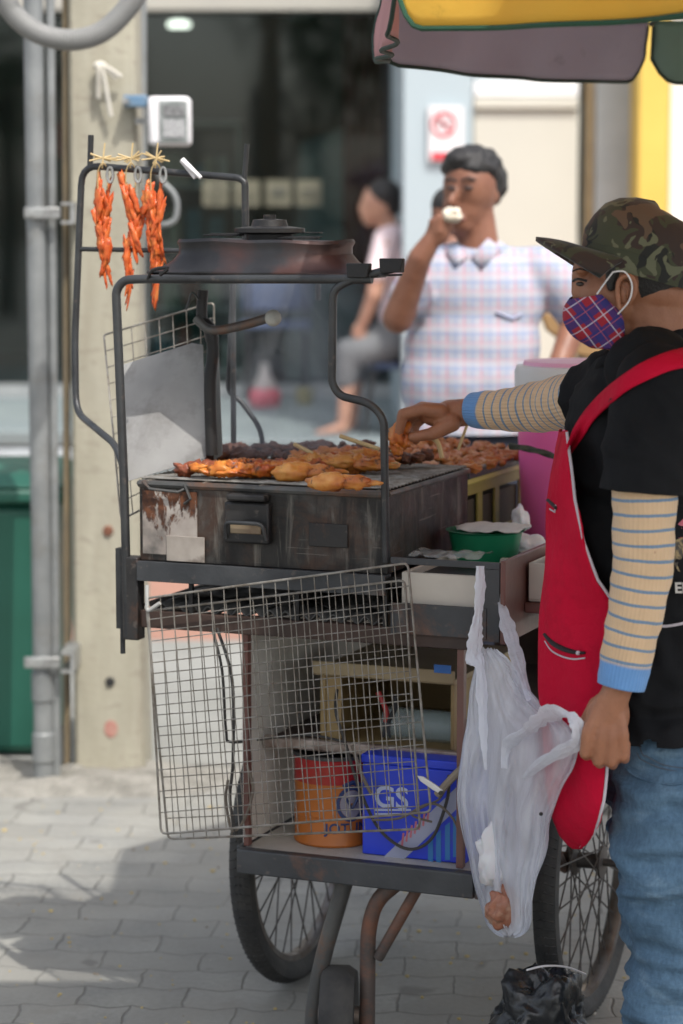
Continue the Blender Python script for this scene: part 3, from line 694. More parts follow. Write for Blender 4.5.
# crank arm with the pale knob
mb = MB(); mb.tube(catmull([LV(203, 290, .12), LV(202, 318, .12), LV(210, 330, .12), LV(213, 352, .12), LV(210, 385, .12), LV(212, 455, .12)], 6), [.011] * 8 + [.0135] * 8 + [.012] * 15, 10)
h = mb.build('upright_bar', M['sooty'], cart)
mb = MB(); mb.tube(catmull([LV(196, 318, .11), LV(212, 330, .11), LV(240, 326, .11), LV(268, 318, .11)], 6), .0095, 10); arm = mb.build('handle_arm', M['pipelt'], cart)
mb = MB(); mb.ball(LV(273, 318, .11), (.0165, .0165, .0165), 16, 10); mb.build('knob', mat('knob_pale', (.42, .42, .38), (.3, .3, .27), .6, ns=40), arm)
cpipe('bent_wire', [LV(186, 310, .1), LV(192, 290, .1), LV(199, 300, .1)], .002, rr=.02)

# ================================================================= CHARCOAL GRILL
GT = 1.136
D = .46
def firebox_mat():
    m, nt, b, out = new_mat('firebox_enamel')
    v = texco(nt)
    s = sep(nt, v)
    base = ramp(nt, nz(nt, v, 8, 8, .7, .5), [(.3, (.010, .010, .010)), (.48, (.024, .022, .020)), (.6, (.055, .05, .045)), (.72, (.17, .16, .145))])
    rust = ramp(nt, nz(nt, v, 9, 8, .72, .6), [(.46, (0, 0, 0)), (.6, (1, 1, 1))])
    col = mix(nt, rust, base, (.055, .03, .02))
    sheen = ramp(nt, nz(nt, texco(nt, scale=(1.2, 1.2, 3)), 4, 4), [(.56, (0, 0, 0)), (.75, (.55, .55, .55))])  # random paler patches mixed into the base colour
    col = mix(nt, sheen, col, (.12, .115, .105))
    drip = ramp(nt, nz(nt, texco(nt, scale=(34, 34, 4)), 1, 5, .6, .6), [(.58, (0, 0, 0)), (.66, (.6, .6, .6))]); col = mix(nt, drip, col, (.19, .175, .15))
    blk = ramp(nt, nz(nt, texco(nt, scale=(16, 16, 3)), 1, 6, .7), [(.52, (0, 0, 0)), (.62, (.85, .85, .85))]); col = mix(nt, blk, col, (.008, .008, .008))
    scr = ramp(nt, nz(nt, texco(nt, scale=(5, 5, 160), rot=(0, .15, 0)), 1, 3, .6), [(.66, (0, 0, 0)), (.70, (.5, .5, .5))]); col = mix(nt, scr, col, (.22, .2, .18))
    nt.links.new(col, b.inputs['Base Color']); b.inputs['Metallic'].default_value = .25
    nt.links.new(math_(nt, 'MULTIPLY_ADD', nz(nt, v, 16, 5), .5, .28), b.inputs['Roughness'])
    bump(nt, b, nz(nt, v, 26, 7), .45, .005); return m
M['firebox'] = firebox_mat()
def pale_rust():
    m, nt, b, out = new_mat('pale_burnt_sheet')
    v = texco(nt, scale=(1, 1, .45))
    s = sep(nt, texco(nt))
    pale = ramp(nt, nz(nt, texco(nt), 10, 5), [(.35, (.46, .42, .38)), (.6, (.30, .26, .23)), (.75, (.12, .11, .1))])
    r = math_(nt, 'ADD', nz(nt, v, 38, 7, .68, .5), math_(nt, 'MULTIPLY', s[2], 2.6))
    rust = ramp(nt, r, [(.5, (0, 0, 0)), (.56, (1, 1, 1))])
    rc = ramp(nt, nz(nt, texco(nt), 55, 6), [(.35, (.16, .055, .02)), (.6, (.055, .022, .012))])
    nt.links.new(mix(nt, rust, pale, rc), b.inputs['Base Color']); b.inputs['Roughness'].default_value = .75
    bump(nt, b, rust, .5, .003); return m
grill = thing('charcoal_grill', W(.26, .25, TZ), 'long blackened rusty charcoal grill box on top of the cart', 'grill')
zb = TZ + .004
t = .004
mb = MB(); mb.cbox(.0, .52, .0, t, zb, GT - .008); mb.cbox(0, .52, D - t, D, zb, GT - .008); mb.cbox(0, t, t + .0005, D - t - .0005, zb, GT - .008); mb.cbox(.52 - t, .52, t + .0005, D - t - .0005, zb, GT - .008); mb.cbox(t, .52 - t, t, D - t, zb, zb + .004)
mb.build('firebox', M['firebox'], grill, bevel=.0015)
mb = MB()   # rolled rim
mb.tube([W(.0, -.001, GT - .006), W(.52, -.001, GT - .006)], .0075, 8); mb.tube([W(.52, 0, GT - .006), W(.52, D, GT - .006)], .006, 8); mb.tube([W(0, 0, GT - .006), W(0, D, GT - .006)], .006, 8); mb.tube([W(0, D, GT - .006), W(.52, D, GT - .006)], .006, 8)
mb.build('rim', M['pipelt'], grill)
c0 = uv_of(LV(137, 500, 0)); 
pl = LV(170, 528, 0)
mb = MB(); mb.cbox(.008, .125, -.003, -.0008, TZ + .018, GT - .018); o = mb.build('burnt_panel', pale_rust(), grill, loc=W(.07, -.002, TZ + .10))
mb = MB(); mb.cbox(.06, .142, -.0055, -.0034, TZ + .006, TZ + .056); mb.build('patch_plate', mat('patch_pale', (.36, .32, .28), (.24, .21, .18), .7, ns=18, stain=(.07, .045, .03), stain_s=12, stain_at=(.5, .68)), grill, bevel=.001)
# latch / air door
mb = MB(); mb.cbox(.19, .285, -.02, -.0008, TZ + .05, TZ + .13); mb.build('air_door', M['sooty'], grill, bevel=.005)
mb = MB(); mb.cbox(.205, .27, -.0245, -.0205, TZ + .07, TZ + .088); mb.build('tan_strip', mat('tan_tape', (.25, .19, .12), (.16, .11, .07), .7, ns=20), grill, bevel=.002)
mb = MB(); mb.tube(rounded([W(.196, -.024, TZ + .06), W(.2, -.034, TZ + .092), W(.277, -.034, TZ + .092), W(.282, -.024, TZ + .06)], .012), .004, 8); mb.build('handle', M['pipe'], grill)
mb = MB(); mb.cbox(.20, .28, -.03, -.0008, TZ + .133, TZ + .146); mb.build('hinge', M['sooty'], grill, bevel=.004)
mb = MB(); mb.cbox(.36, .44, -.004, -.0008, TZ + .05, TZ + .095); mb.build('riveted_plate', M['sooty'], grill, bevel=.002)
mb = MB(); mb.tube([W(.1, -.006, TZ + .16), W(.115, -.01, TZ + .13), W(.1, -.006, TZ + .12)], .003, 6); mb.tube([W(.012, -.01, GT), W(.03, -.014, GT - .014), W(.09, -.012, GT - .018), W(.1, -.004, GT - .012)], .003, 6); mb.build('wire_tie', M['pipelt'], grill)
# grate
M['wire'] = mat('grill_wire', (.34, .325, .295), (.18, .155, .125), .5, .5, ns=40)
mb = MB()
n = 24
for i in range(n):
    v_ = .012 + (D - .024) * i / (n - 1); mb.tube([W(.0, v_, GT + .004), W(.52, v_, GT + .004)], .0022, 6)
for u in (.02, .14, .26, .38, .5): mb.tube([W(u, -.004, GT + .0), W(u, D, GT + .0)], .0026, 6)
mb.build('grate', M['wire'], grill)
mb = MB(); M['coal'] = mat('charcoal', (.02, .02, .02), (.06, .058, .055), .9, ns=30, bs=.5)
rr = random.Random(9)
for i in range(160):
    q = W(rr.uniform(.03, .49), rr.uniform(.03, .47), zb + rr.uniform(.02, .06)); s_ = rr.uniform(.012, .026)
    mb.ball(q, (s_, s_ * rr.uniform(.6, 1.2), s_ * .8), 6, 4, Matrix.Rotation(rr.uniform(0, 3), 3, 'Z'))
tag(mb.build('charcoal', M['coal'], loc=W(.26, .25, zb), angle=20), 'black charcoal filling the grill box', 'charcoal', kind='stuff')

# wire panels
def wire_panel(name, TL, TR, BR, BL, v, nx, ny, label, r=.0011, rb=.0024, cat='wire rack', warp=.0):
    tl, tr, br, bl = [LV(p[0], p[1], v if len(p) < 3 else p[2]) for p in (TL, TR, BR, BL)]
    def at(s, t_):
        p = tl.lerp(tr, s).lerp(bl.lerp(br, s), t_)
        return p - VD * warp * math.sin(math.pi * s) * math.sin(math.pi * t_) + UD * .002 * noise.noise(p * 9)
    o = thing(name, at(.5, 1), label, cat, None)
    mb = MB(); mb.tube(rounded([at(0, .02), tl, at(.5, 0), tr, at(1, .5), br, at(.5, 1), bl, at(0, .5), at(0, .02)], .012, 3), rb, 7); mb.build('border', M['wire'], o)
    mb = MB()
    for i in range(1, nx): s = i / nx; mb.tube([at(s, q / 6) for q in range(7)], r, 5)
    for j in range(1, ny): t_ = j / ny; mb.tube([at(q / 6, t_) + VD * r * 1.5 for q in range(7)], r, 5)
    mb.build('mesh', M['wire'], o); return o
wire_panel('wire_rack', (148, 598), (408, 563), (431, 812), (161, 834), -.032, 20, 11, 'rusty wire grilling rack hanging in front of the cart shelves, the outer one', warp=.004)
wire_panel('wire_rack', (147, 611), (405, 580), (420, 829), (168, 839), -.018, 19, 11, 'rusty wire grilling rack hanging right behind the outer one at the cart front')
mb = MB(); mb.tube(rounded([LV(147, 585, -.03), LV(147, 612, -.036), LV(160, 603, -.036)], .01), .004, 8); tag(mb.build('wire_hook', mat('hook_white', (.5, .5, .48), (.35, .35, .33), .4), loc=LV(147, 600, -.03)), 'short pale hook holding the wire racks at their upper corner', 'hook')
wire_panel('wire_rack', (104, 335, .30), (214, 302, .33), (214, 472, .33), (121, 520, .10), .3, 8, 11, 'tall wire rack leaning behind the metal heat shield', r=.0012, rb=.002)
# heat shield
M['shield'] = mat('shield_metal', (.34, .335, .325), (.24, .235, .23), .6, .1, ns=5, bs=.2, bscale=30, stain=(.12, .11, .10), stain_s=7, stain_at=(.45, .72))
pts = [LV(118, 366, .16), LV(192, 343, .16), LV(203, 345, .15), LV(206, 458, .12), LV(126, 482, .03)]
mb = MB(); mb.prism(pts, VD * .002); o = mb.build('heat_shield', M['shield'], loc=pts[4], bevel=.0008); tag(o, 'grey soot-streaked metal sheet leaning at the end of the grill', 'metal sheet')
pts = [LV(210, 325, .18), LV(217, 326, .18), LV(222, 455, .16), LV(214, 460, .16)]
mb = MB(); mb.prism(pts, VD * .004); o = mb.build('metal_strip', M['galv'], loc=pts[3]); tag(o, 'narrow pale metal strip standing beside the black upright bar', 'metal strip')

# ================================================================= HOOD
hood = thing('smoke_hood', W(.24, .18, 1.53), 'dark sooty metal smoke hood with a round cap over the grill', 'hood')
hm, nt, b, out = new_mat('hood_metal')
v = texco(nt)
col = ramp(nt, nz(nt, v, 4, 6), [(.35, (.018, .018, .02)), (.65, (.05, .05, .053))])
col = mix(nt, ramp(nt, nz(nt, texco(nt, scale=(1, 1, 1.5)), 5, 4, .5, .3), [(.47, (0, 0, 0)), (.6, (1, 1, 1))]), col, (.085, .042, .036))
nt.links.new(col, b.inputs['Base Color']); b.inputs['Metallic'].default_value = .45
nt.links.new(math_(nt, 'MULTIPLY_ADD', nz(nt, v, 9, 5), .4, .2), b.inputs['Roughness']); bump(nt, b, nz(nt, v, 30, 5), .25, .004)
M['hood'] = hm
def sq_ring(cu, cv, hu, hv, z, n=48, e=3.2):
    out_ = []
    for i in range(n):
        a = 2 * math.pi * i / n; c_, s_ = math.cos(a), math.sin(a)
        out_.append(W(cu + hu * math.copysign(abs(c_) ** (2 / e), c_), cv + hv * math.copysign(abs(s_) ** (2 / e), s_), z))
    return out_
def loft(mb, rings, cap0=False, cap1=False):
    n = len(rings[0]); vs = [p for r_ in rings for p in r_]
    fs = [(i * n + j, i * n + (j + 1) % n, (i + 1) * n + (j + 1) % n, (i + 1) * n + j) for i in range(len(rings) - 1) for j in range(n)]
    if cap0: fs.append(tuple(range(n - 1, -1, -1)))
    if cap1: fs.append(tuple((len(rings) - 1) * n + j for j in range(n)))
    return mb.add(vs, fs)
cu, cv = .226, .10
mb = MB(); hz = 1.537
loft(mb, [sq_ring(cu, cv, a, b_, hz + z, e=e) for a, b_, z, e in ((.228, .105, 0, 4.5), (.226, .104, .004, 4.5), (.215, .100, .007, 4), (.198, .094, .013, 3.6), (.180, .088, .025, 3.4), (.168, .083, .039, 3.2), (.167, .083, .052, 3.2), (.172, .085, .060, 3.2), (.169, .083, .065, 3.2), (.156, .077, .063, 3.2), (.150, .072, .050, 3.2), (.05, .04, .047, 2.5))], cap1=True)
mb.build('shell', M['hood'], hood, solid=.002, angle=35, disp=(.006, 11))
mb = MB(); loft(mb, [sq_ring(cu, cv, .227, .108, hz - .006, e=6), sq_ring(cu, cv, .227, .108, hz - .002, e=6)], True, True); mb.build('flange', M['pipelt'], hood)
mb = MB(); q = W(cu + .01, cv, 0)
mb.lathe((q.x, q.y, hz + .058), [(.045, 0), (.045, .018), (.068, .022), (.068, .030), (.036, .034), (.032, .046), (.012, .048), (.012, .056)], 32, sy=.8); mb.build('cap', M['sooty'], hood)
mb = MB()
rr = random.Random(2)
for i in range(5):
    a = rr.uniform(-.16, .16); mb.cbox(cu + a * .6 - .04, cu + a * .6 + .04, cv - .05 + .018 * i, cv - .03 + .018 * i, hz + .068 + i * .0025, hz + .0705 + i * .0025)
mb.build('loose_strips', M['sooty'], hood, bevel=.001)
mb = MB(); mb.tube(catmull([LV(148, 279, -.01), LV(153, 270, -.02), LV(168, 268, -.03), LV(160, 275, -.03)], 5), .0035, 6); mb.build('bent_tab', M['sooty'], hood)
# black clips
for px, py, lab in ((359, 271, 'black spring clip gripping the pipe next to the hood'), (392, 266, 'black spring clip at the free tip of the hood pipe')):
    c = LV(px, py, -.01)
    o = thing('spring_clip', c, lab, 'clip', 'black clips on the hood pipe')
    mb = MB(); mb.hexa([c + UD * a * s1 + VD * b_ * s2 + ZD * z for z, a, b_ in ((-.012, .02, .012),) for s1, s2 in ((-1, -1), (1, -1), (1, 1), (-1, 1))] + [c + UD * .024 * s1 + VD * .006 * s2 + ZD * .014 for s1, s2 in ((-1, -1), (1, -1), (1, 1), (-1, 1))]); mb.build('jaw', M['black'], o, bevel=.002)
    mb = MB(); mb.tube([c + UD * -.02 + ZD * -.012, c + UD * -.026 + ZD * -.018, c + UD * .02 + ZD * -.016], .0022, 6); mb.build('lever', M['pipe'], o)
# ================================================================= FOOD
def meat_mat(name, a, b_, c_, char=(.03, .015, .01), ct=(.62, .74), rough=.38):
    m, nt, b, out = new_mat(name); v = texco(nt)
    col = ramp(nt, nz(nt, v, 28, 5), [(.3, a), (.5, b_), (.7, c_)])
    col = mix(nt, ramp(nt, nz(nt, v, 40, 6, .65), [(ct[0], (0, 0, 0)), (ct[1], (1, 1, 1))]), col, char)
    nt.links.new(col, b.inputs['Base Color']); b.inputs['Subsurface Weight'].default_value = .12; b.inputs['Subsurface Scale'].default_value = .006
    nt.links.new(math_(nt, 'MULTIPLY_ADD', nz(nt, v, 60, 3), .4, rough - .2), b.inputs['Roughness'])
    bump(nt, b, nz(nt, v, 130, 5), .4, .002); return m
M['chick'] = meat_mat('grilled_chicken', (.62, .26, .05), (.52, .15, .02), (.36, .06, .012), ct=(.57, .68))
M['chickY'] = meat_mat('yellow_chicken', (.68, .36, .10), (.56, .21, .04), (.36, .085, .02), ct=(.59, .70))
M['liver'] = meat_mat('dark_liver', (.15, .055, .025), (.09, .03, .016), (.22, .085, .035), ct=(.6, .7), rough=.6)
M['redmeat'] = meat_mat('red_marinated_meat', (.62, .15, .03), (.52, .08, .015), (.66, .24, .06), char=(.25, .025, .01), rough=.4)
M['stick'] = mat('bamboo', (.60, .46, .24), (.5, .36, .17), .7, ns=20)
def lump(mb, c, r, rot=None, seed=0, amp=.34, sc=1.6, seg=20, ring=14):
    n0 = len(mb.v); mb.ball(c, r, seg, ring, rot)
    rm = sum(r) / 3
    for i in range(n0, len(mb.v)):
        d = (mb.v[i] - c); q = d / rm
        mb.v[i] = c + d * (1 + amp * noise.noise(q * sc + Vector((seed, seed * 2.3, 0))) + amp * .6 * noise.noise(q * sc * 2.7 + Vector((seed, 5, 7))) + amp * .35 * noise.noise(q * sc * 6 + Vector((seed, 1, 2))))
def piece(kind, c, L, wd, ang, m, seed, label, group, stick=None, name='grilled_skewer', cat='skewer', tilt=0):
    """meat on a stick along direction ang (in the cart frame), centre c"""
    d = (UD * math.cos(ang) + VD * math.sin(ang)); d = (d + ZD * tilt).normalized()
    o = thing(name, c, label, cat, group)
    rr = random.Random(seed); mb = MB()
    if kind == 'wing':
        R3 = d.to_track_quat('X', 'Z').to_matrix()
        lump(mb, c - d * L * .22, (L * .33, wd * .5, wd * .38), R3, seed, .3)
        lump(mb, c + d * L * .18, (L * .3, wd * .34, wd * .3), R3, seed + 1, .3)
        lump(mb, c + d * L * .45, (L * .2, wd * .13, wd * .12), R3, seed + 2, .2)
    else:
        k = max(3, int(L / .02)); Rd = d.to_track_quat('X', 'Z').to_matrix()
        for i in range(k):
            t_ = (i / (k - 1) - .5) * L * .9
            R3 = Matrix.Rotation(rr.uniform(-.7, .7), 3, 'Z') @ Matrix.Rotation(rr.uniform(-.4, .4), 3, 'X') @ Rd
            lump(mb, c + d * t_ + ZD * rr.uniform(-.004, .005) + d.cross(ZD) * rr.uniform(-.006, .006), (wd * rr.uniform(.5, .85), wd * rr.uniform(.3, .5), wd * rr.uniform(.22, .42)), R3, seed + i, .5)
    mb.build('meat', m, o, angle=180)
    if stick:
        mb = MB(); mb.tube([c - d * L * .3, c + d * (L * .5 + stick)], .0022, 6); mb.build('stick', M['stick'], o)
    return o
GZ = GT + .022
def on(px, py, z=GZ): return G(px, py, z)
g_ = 'chicken and liver skewers on the grill'
common = 'orange brown grilled chicken skewer lying in the row across the grill'
dark = 'dark red-brown liver skewer at the back of the grill'
S = 100
for px, py, L, wd, a in ((216, 470, .08, .03, .2), (240, 471, .09, .034, .35), (262, 470, .08, .034, .1), (283, 469, .08, .032, .3), (300, 466, .08, .034, .2), (232, 465, .1, .03, .25), (258, 463, .1, .03, .2)):
    S += 7; piece('s', on(px, py), L, wd, a, M['chick'], S, common, g_)
piece('s', on(196, 468), .05, .036, .5, meat_mat('reddish', (.30, .09, .04), (.22, .06, .03), (.35, .12, .05)), 51, 'small dark reddish meat piece at the shield end of the grill', g_)
piece('wing', on(307, 472), .125, .05, .45, M['chickY'], 61, 'yellow-brown chicken wing in front on the grill', g_)
piece('wing', on(343, 482), .12, .045, .12, M['chickY'], 67, 'golden chicken wing on the grill with its thin tip pointing to the thick post', g_)
for px, py, L, wd, a, m_ in ((334, 462, .1, .046, .5, 'chickY'), (360, 463, .09, .046, .3, 'chickY'), (372, 458, .08, .044, .5, 'chickY'), (345, 455, .08, .042, .2, 'chick'), (318, 460, .08, .04, .4, 'chick')):
    S += 7; piece('s', on(px, py, GZ + .006), L, wd, a, M[m_], S, stick=.03, label='golden grilled chicken piece in the heap at the middle of the grill', group=g_)
for px, py in ((222, 457), (240, 455), (258, 456), (276, 455), (292, 454), (308, 452), (232, 450), (252, 449), (272, 450), (292, 448), (312, 447), (330, 449), (400, 459), (385, 455), (418, 459), (355, 449)):
    S += 7; piece('s', on(px, py, GZ + .004), .07, .03, 1.2, M['liver'], S, dark, g_)
# bare sticks poking out
for (a, b_, lab) in (((294, 444), (317, 456), 'pale bamboo stick poking up from the heap in the middle of the grill'), ((340, 436), (379, 449), 'bamboo stick slanting down to the thick post behind the golden chicken'),):
    p0 = LV(a[0], a[1], .2); p1 = LV(b_[0], b_[1], .2)
    mb = MB(); mb.tube([p0, p1], .0042, 8); tag(mb.build('bamboo_stick', M['stick'], loc=p1), lab, 'stick')
p0 = LV(467, 425, .35); p1 = LV(458, 450, .35)
mb = MB(); mb.tube([p0, p1], .003, 8); tag(mb.build('bamboo_stick', M['stick'], loc=p1), 'upright bamboo stick standing behind the grilling hand', 'stick')
mb = MB(); mb.tube(catmull([LV(432, 438, .3), LV(438, 443, .3), LV(442, 458, .3)], 4), .005, 8); tag(mb.build('bamboo_stick', M['stick'], loc=LV(442, 458, .3)), 'short curved pale split stick below the grilling hand', 'stick')

# hanging meat
def hang(px, label, seed, w_, parts):
    top = LV(px, 168, .2)
    o = thing('hanging_meat', top, label, 'meat', 'meat strips hanging from the bar')
    mb = MB(); rr = random.Random(seed)
    for (x0, y0, x1, y1, r0, r1) in parts:
        a, b_ = LV(x0, y0, .195), LV(x1, y1, .195); n = max(3, int((b_ - a).length / .016))
        for i in range(n + 1):
            t_ = i / n; r_ = (r0 + (r1 - r0) * t_) * rr.uniform(.75, 1.2)
            lump(mb, a.lerp(b_, t_) + Vector((rr.uniform(-.004, .004), rr.uniform(-.004, .004), 0)), (r_ * .75, r_ * .45, .032), Matrix.Rotation(rr.uniform(-.35, .35), 3, 'Y') @ Matrix.Rotation(rr.uniform(0, 3), 3, 'Z'), seed + i, .55, seg=16, ring=14)
    mb.build('meat', M['redmeat'], o, angle=180)
    mb = MB(); t0 = LV(px, 158, .19); 
    for k in range(5):
        a = rr.uniform(-.5, 1.3); mb.tube([t0 + Vector((math.cos(a) * .03 * (1 if k % 2 else -1), 0, math.sin(a) * .016)), t0 + Vector((-math.cos(a) * .018 * (1 if k % 2 else -1), 0.004, -math.sin(a) * .012))], .0018, 5)
    mb.tube([t0 + Vector((.004, 0, .03)), t0 + Vector((-.002, 0, -.02))], .0018, 5)
    mb.build('bamboo_tie', M['stick'], o)
    mb = MB(); mb.tube(catmull([LV(px - 5, 190, .19), LV(px - 5, 172, .185), LV(px, 163, .185), LV(px + 5, 172, .2), LV(px + 4, 190, .195)], 5), .0014, 5); mb.build('string', M['stick'], o)
    mb = MB(); c = LV(px + 7, 175, .19); mb.tube([c + Vector((math.cos(q * .4) * .006, 0, math.sin(q * .4) * .015)) for q in range(16)], .003, 6, closed=True); mb.build('ring', M['cord_w'] if False else M['galv_bolt'], o)
hang(103, 'long orange-red strip of raw meat, nearest the pipe corner', 11, .01, ((99, 190, 103, 245, .0135, .016), (106, 192, 108, 250, .009, .011), (104, 250, 106, 276, .009, .006)))
hang(131, 'ragged orange-red strip of raw meat hanging between the two others', 23, .01, ((123, 188, 133, 215, .018, .016), (133, 215, 133, 245, .012, .008), (136, 200, 137, 240, .008, .01), (128, 234, 130, 296, .009, .006)))
hang(156, 'wide orange-red strip of raw meat, furthest from the pipe corner', 37, .01, ((149, 196, 150, 210, .016, .016), (154, 212, 155, 260, .014, .013), (160, 200, 159, 245, .008, .009), (152, 235, 155, 262, .013, .009), (156, 262, 156, 295, .006, .005)))
# peg on the bar
a, b_ = LV(182, 160, .19), LV(201, 178, .19)
o = thing('clothes_peg', a, 'white peg clipped aslant on the top bar beside the hanging meat', 'peg')
mb = MB(); mb.tube([a, b_], [.0065, .004], 8); mb.build('jaw', M['signw'], o)
mb = MB(); mb.tube([a + Vector((.0, .008, .0)), b_ + Vector((-.012, .008, 0))], [.0065, .004], 8); mb.build('jaw', M['signw'], o)
mb = MB(); mb.tube([a.lerp(b_, .4) + Vector((math.cos(q) * .006, .004, math.sin(q) * .006)) for q in range(6)], .001, 5, closed=True); mb.build('spring', M['pipe'], o)

# ================================================================= BACK OF THE CART TOP
DZ = .9255
# yellow crate with meat tray on top
c = G(490, 522, DZ)
U0, V0, _ = uv_of(G(482, 540, DZ))
U0, V0 = .52, .62
M['crateY'] = mat('crate_yellow', (.34, .28, .06), (.26, .21, .05), .6, ns=5, stain=(.12, .1, .04), stain_s=8)
o = thing('plastic_crate', W(U0, V0, DZ), 'low yellow plastic crate with a slot, standing behind the grill', 'crate')
cz = 1.095
def open_box(mb, u0, u1, v0_, v1, z0, z1, t_, slots=True):
    mb.cbox(u0, u1, v0_, v1, z0, z0 + t_)
    for (a, b2, c2, d2) in ((u0, u1, v0_, v0_ + t_), (u0, u1, v1 - t_, v1), (u0, u0 + t_, v0_ + t_, v1 - t_), (u1 - t_, u1, v0_ + t_, v1 - t_)):
        mb.cbox(a, b2, c2, d2, z0 + t_, z1)
mb = MB()
cu0, cu1, cv0, cv1 = .10, .49, .50, .92
sl = .035
for z0, z1 in ((DZ, DZ + .055), (cz - .028, cz)):
    for (a, b2, c2, d2) in ((cu0, cu1, cv0, cv0 + .006), (cu0, cu1, cv1 - .006, cv1), (cu0, cu0 + .006, cv0 + .006, cv1 - .006), (cu1 - .006, cu1, cv0 + .006, cv1 - .006)): mb.cbox(a, b2, c2, d2, z0, z1)
for k in (0, 2, 4, 7):
    a = cu0 + (cu1 - cu0 - .02) * k / 7
    if k != 6: mb.cbox(a, a + .02 if k != 7 else cu1, cv0 + .0003, cv0 + .0057, DZ + .055, cz - .028)
    a = cv0 + (cv1 - cv0 - .02) * k / 7
    for uu in (cu0, cu1 - .006): mb.cbox(uu + .0003, uu + .0057, a, a + .03, DZ + .055, cz - .028)
mb.build('body', M['crateY'], o, bevel=.001)
mb = MB(); mb.cbox(cu0 + .01, cu1 - .01, cv0 + .01, cv1 - .01, DZ + .003, cz - .04); tag(mb.build('cardboard_box', mat('brown_card', (.10, .08, .05), (.07, .055, .04), .85, ns=10), loc=W(.3, .7, DZ)), 'dark brown box inside the yellow crate', 'box')
mb = MB(); mb.cbox(cu0 - .012, cu1 + .012, cv0 - .012, cv0 - .001, cz - .002, cz + .012); mb.cbox(cu1 + .001, cu1 + .012, cv0 - .0005, cv1, cz - .002, cz + .012); mb.build('lip', mat('crate_lip', (.55, .47, .12), (.45, .38, .1), .5), o, bevel=.003)
# steel tray + meats
o = thing('metal_tray', W(.3, .7, cz + .015), 'long dark metal tray of small skewered meats behind the grill', 'tray')
mb = MB(); mb.cbox(.09, .505, .50, .95, cz + .013, cz + .018); mb.cbox(.09, .505, .492, .499, cz + .013, cz + .030); mb.cbox(.506, .512, .492, .95, cz + .013, cz + .030); mb.build('pan', M['rail'], o, bevel=.002)
mb = MB(); mb.tube([W(.09, .495, cz + .032), W(.51, .495, cz + .032), W(.51, .95, cz + .032)], .004, 6); mb.build('rolled_edge', M['galv'], o)
M['smallmeat'] = meat_mat('small_meat', (.50, .19, .05), (.40, .12, .03), (.55, .27, .08))
rr = random.Random(5); S = 900
for j in range(4):
    for i in range(9):
        S += 3
        q = W(.27 + .215 * j / 3 + rr.uniform(-.006, .006), .53 + .39 * i / 8 + rr.uniform(-.012, .012), cz + .036 + .003 * (3 - j))
        piece('s', q, .06, .03, rr.uniform(0, 3), M['smallmeat'], S, 'small reddish grilled meat piece heaped on the metal tray behind the grill', 'meat pieces on the metal tray', name='grilled_meat', cat='meat')
# pink bucket
c = G(572, 540, DZ); c = P(574, 500, 5.12); c.z = DZ
c = Vector((P(575, 500, 5.15).x, 5.15, DZ))
o = thing('pink_bucket', c, 'tall bright pink bucket with a white collar and pink lid', 'bucket')
M['pink'] = mat('pink_plastic', (.92, .17, .45), (.86, .14, .40), .35, ns=2, sss=.1)
M['pinklid'] = mat('pink_lid', (.85, .42, .58), (.8, .38, .54), .4, ns=2)
zc = P(575, 425, 5.05).z; zt = P(575, 366, 5.15).z
mb = MB(); mb.lathe(c, [(.105, 0), (.112, .02), (.125, zc - DZ)], 48); mb.build('body', M['pink'], o)
mb = MB(); mb.lathe(c + Vector((0, 0, zc - DZ + .001)), [(.128, 0), (.131, .005), (.132, zt - zc - .012), (.128, zt - zc), (.118, zt - zc + .002)], 48); mb.build('collar', mat('bucket_white', (.74, .74, .72), (.68, .68, .66), .4, ns=4), o)
mb = MB(); mb.lathe(c + Vector((0, 0, zt - DZ + .003)), [(.114, 0), (.112, .008), (.02, .012)], 48); mb.build('lid', M['pinklid'], o)
# bead chain round it
pts = []
for i in range(27):
    t_ = i / 26; px = 510 + 62 * t_; py = 446 + 14 * t_ - 3 * math.sin(math.pi * t_) ; pts.append(P(px, py + 4 * t_, 4.95))
o = thing('twisted_cord', pts[0], 'dark green twisted cord stretched in front of the pink bucket', 'cord')
mb = MB()
for k in range(2):
    mb.tube([p + Vector((0, math.cos(i * 1.5 + k * 3.14) * .004, math.sin(i * 1.5 + k * 3.14) * .004)) for i, p in enumerate(catmull(pts, 3))], .0036, 6)
mb.build('strand', mat('cord_green', (.07, .085, .06), (.03, .035, .03), .7, ns=80), o)
# green bowl with white lid/paper
c = W(.655, .19, .0); c = Vector((P(486, 545, 4.72).x, 4.74, 1.0))
c.z = P(486, 562, 4.74).z
o = thing('green_bowl', c, 'round green plastic bowl next to the grill', 'bowl')
zt = P(486, 532, 4.7).z
mb = MB(); mb.lathe(c, [(.055, 0), (.062, .003), (.073, zt - c.z - .004), (.079, zt - c.z), (.071, zt - c.z), (.06, .008)], 40, cap1=True); mb.build('bowl', mat('green_plastic', (.012, .22, .10), (.01, .18, .08), .35), o)
rows = []
for i in range(15):
    row = []
    for j in range(22):
        px = 456 + (531 - 456) * j / 21; s_ = j / 21
        w_ = .075 * math.sin(math.pi * min(1, max(.08, s_ * .92 + .05))) ** .6 * (1 if s_ < .8 else 1 - (s_ - .8) * 3.5)
        y = 4.74 + w_ * (i / 14 * 2 - 1)
        row.append(Vector((P(px, 530, 4.74).x, y, zt + .004 + .006 * noise.noise(Vector((px * .08, y * 30, 1))) + .004 * (1 - abs(i / 7 - 1)))))
    rows.append(row)
mb = MB(); mb.grid(rows); tag(mb.build('white_paper', mat('paper_white', (.62, .6, .56), (.55, .53, .5), .8), loc=(c.x, c.y, zt), solid=.002, angle=180), 'crumpled pale sheet lying flat over the green bowl', 'paper')
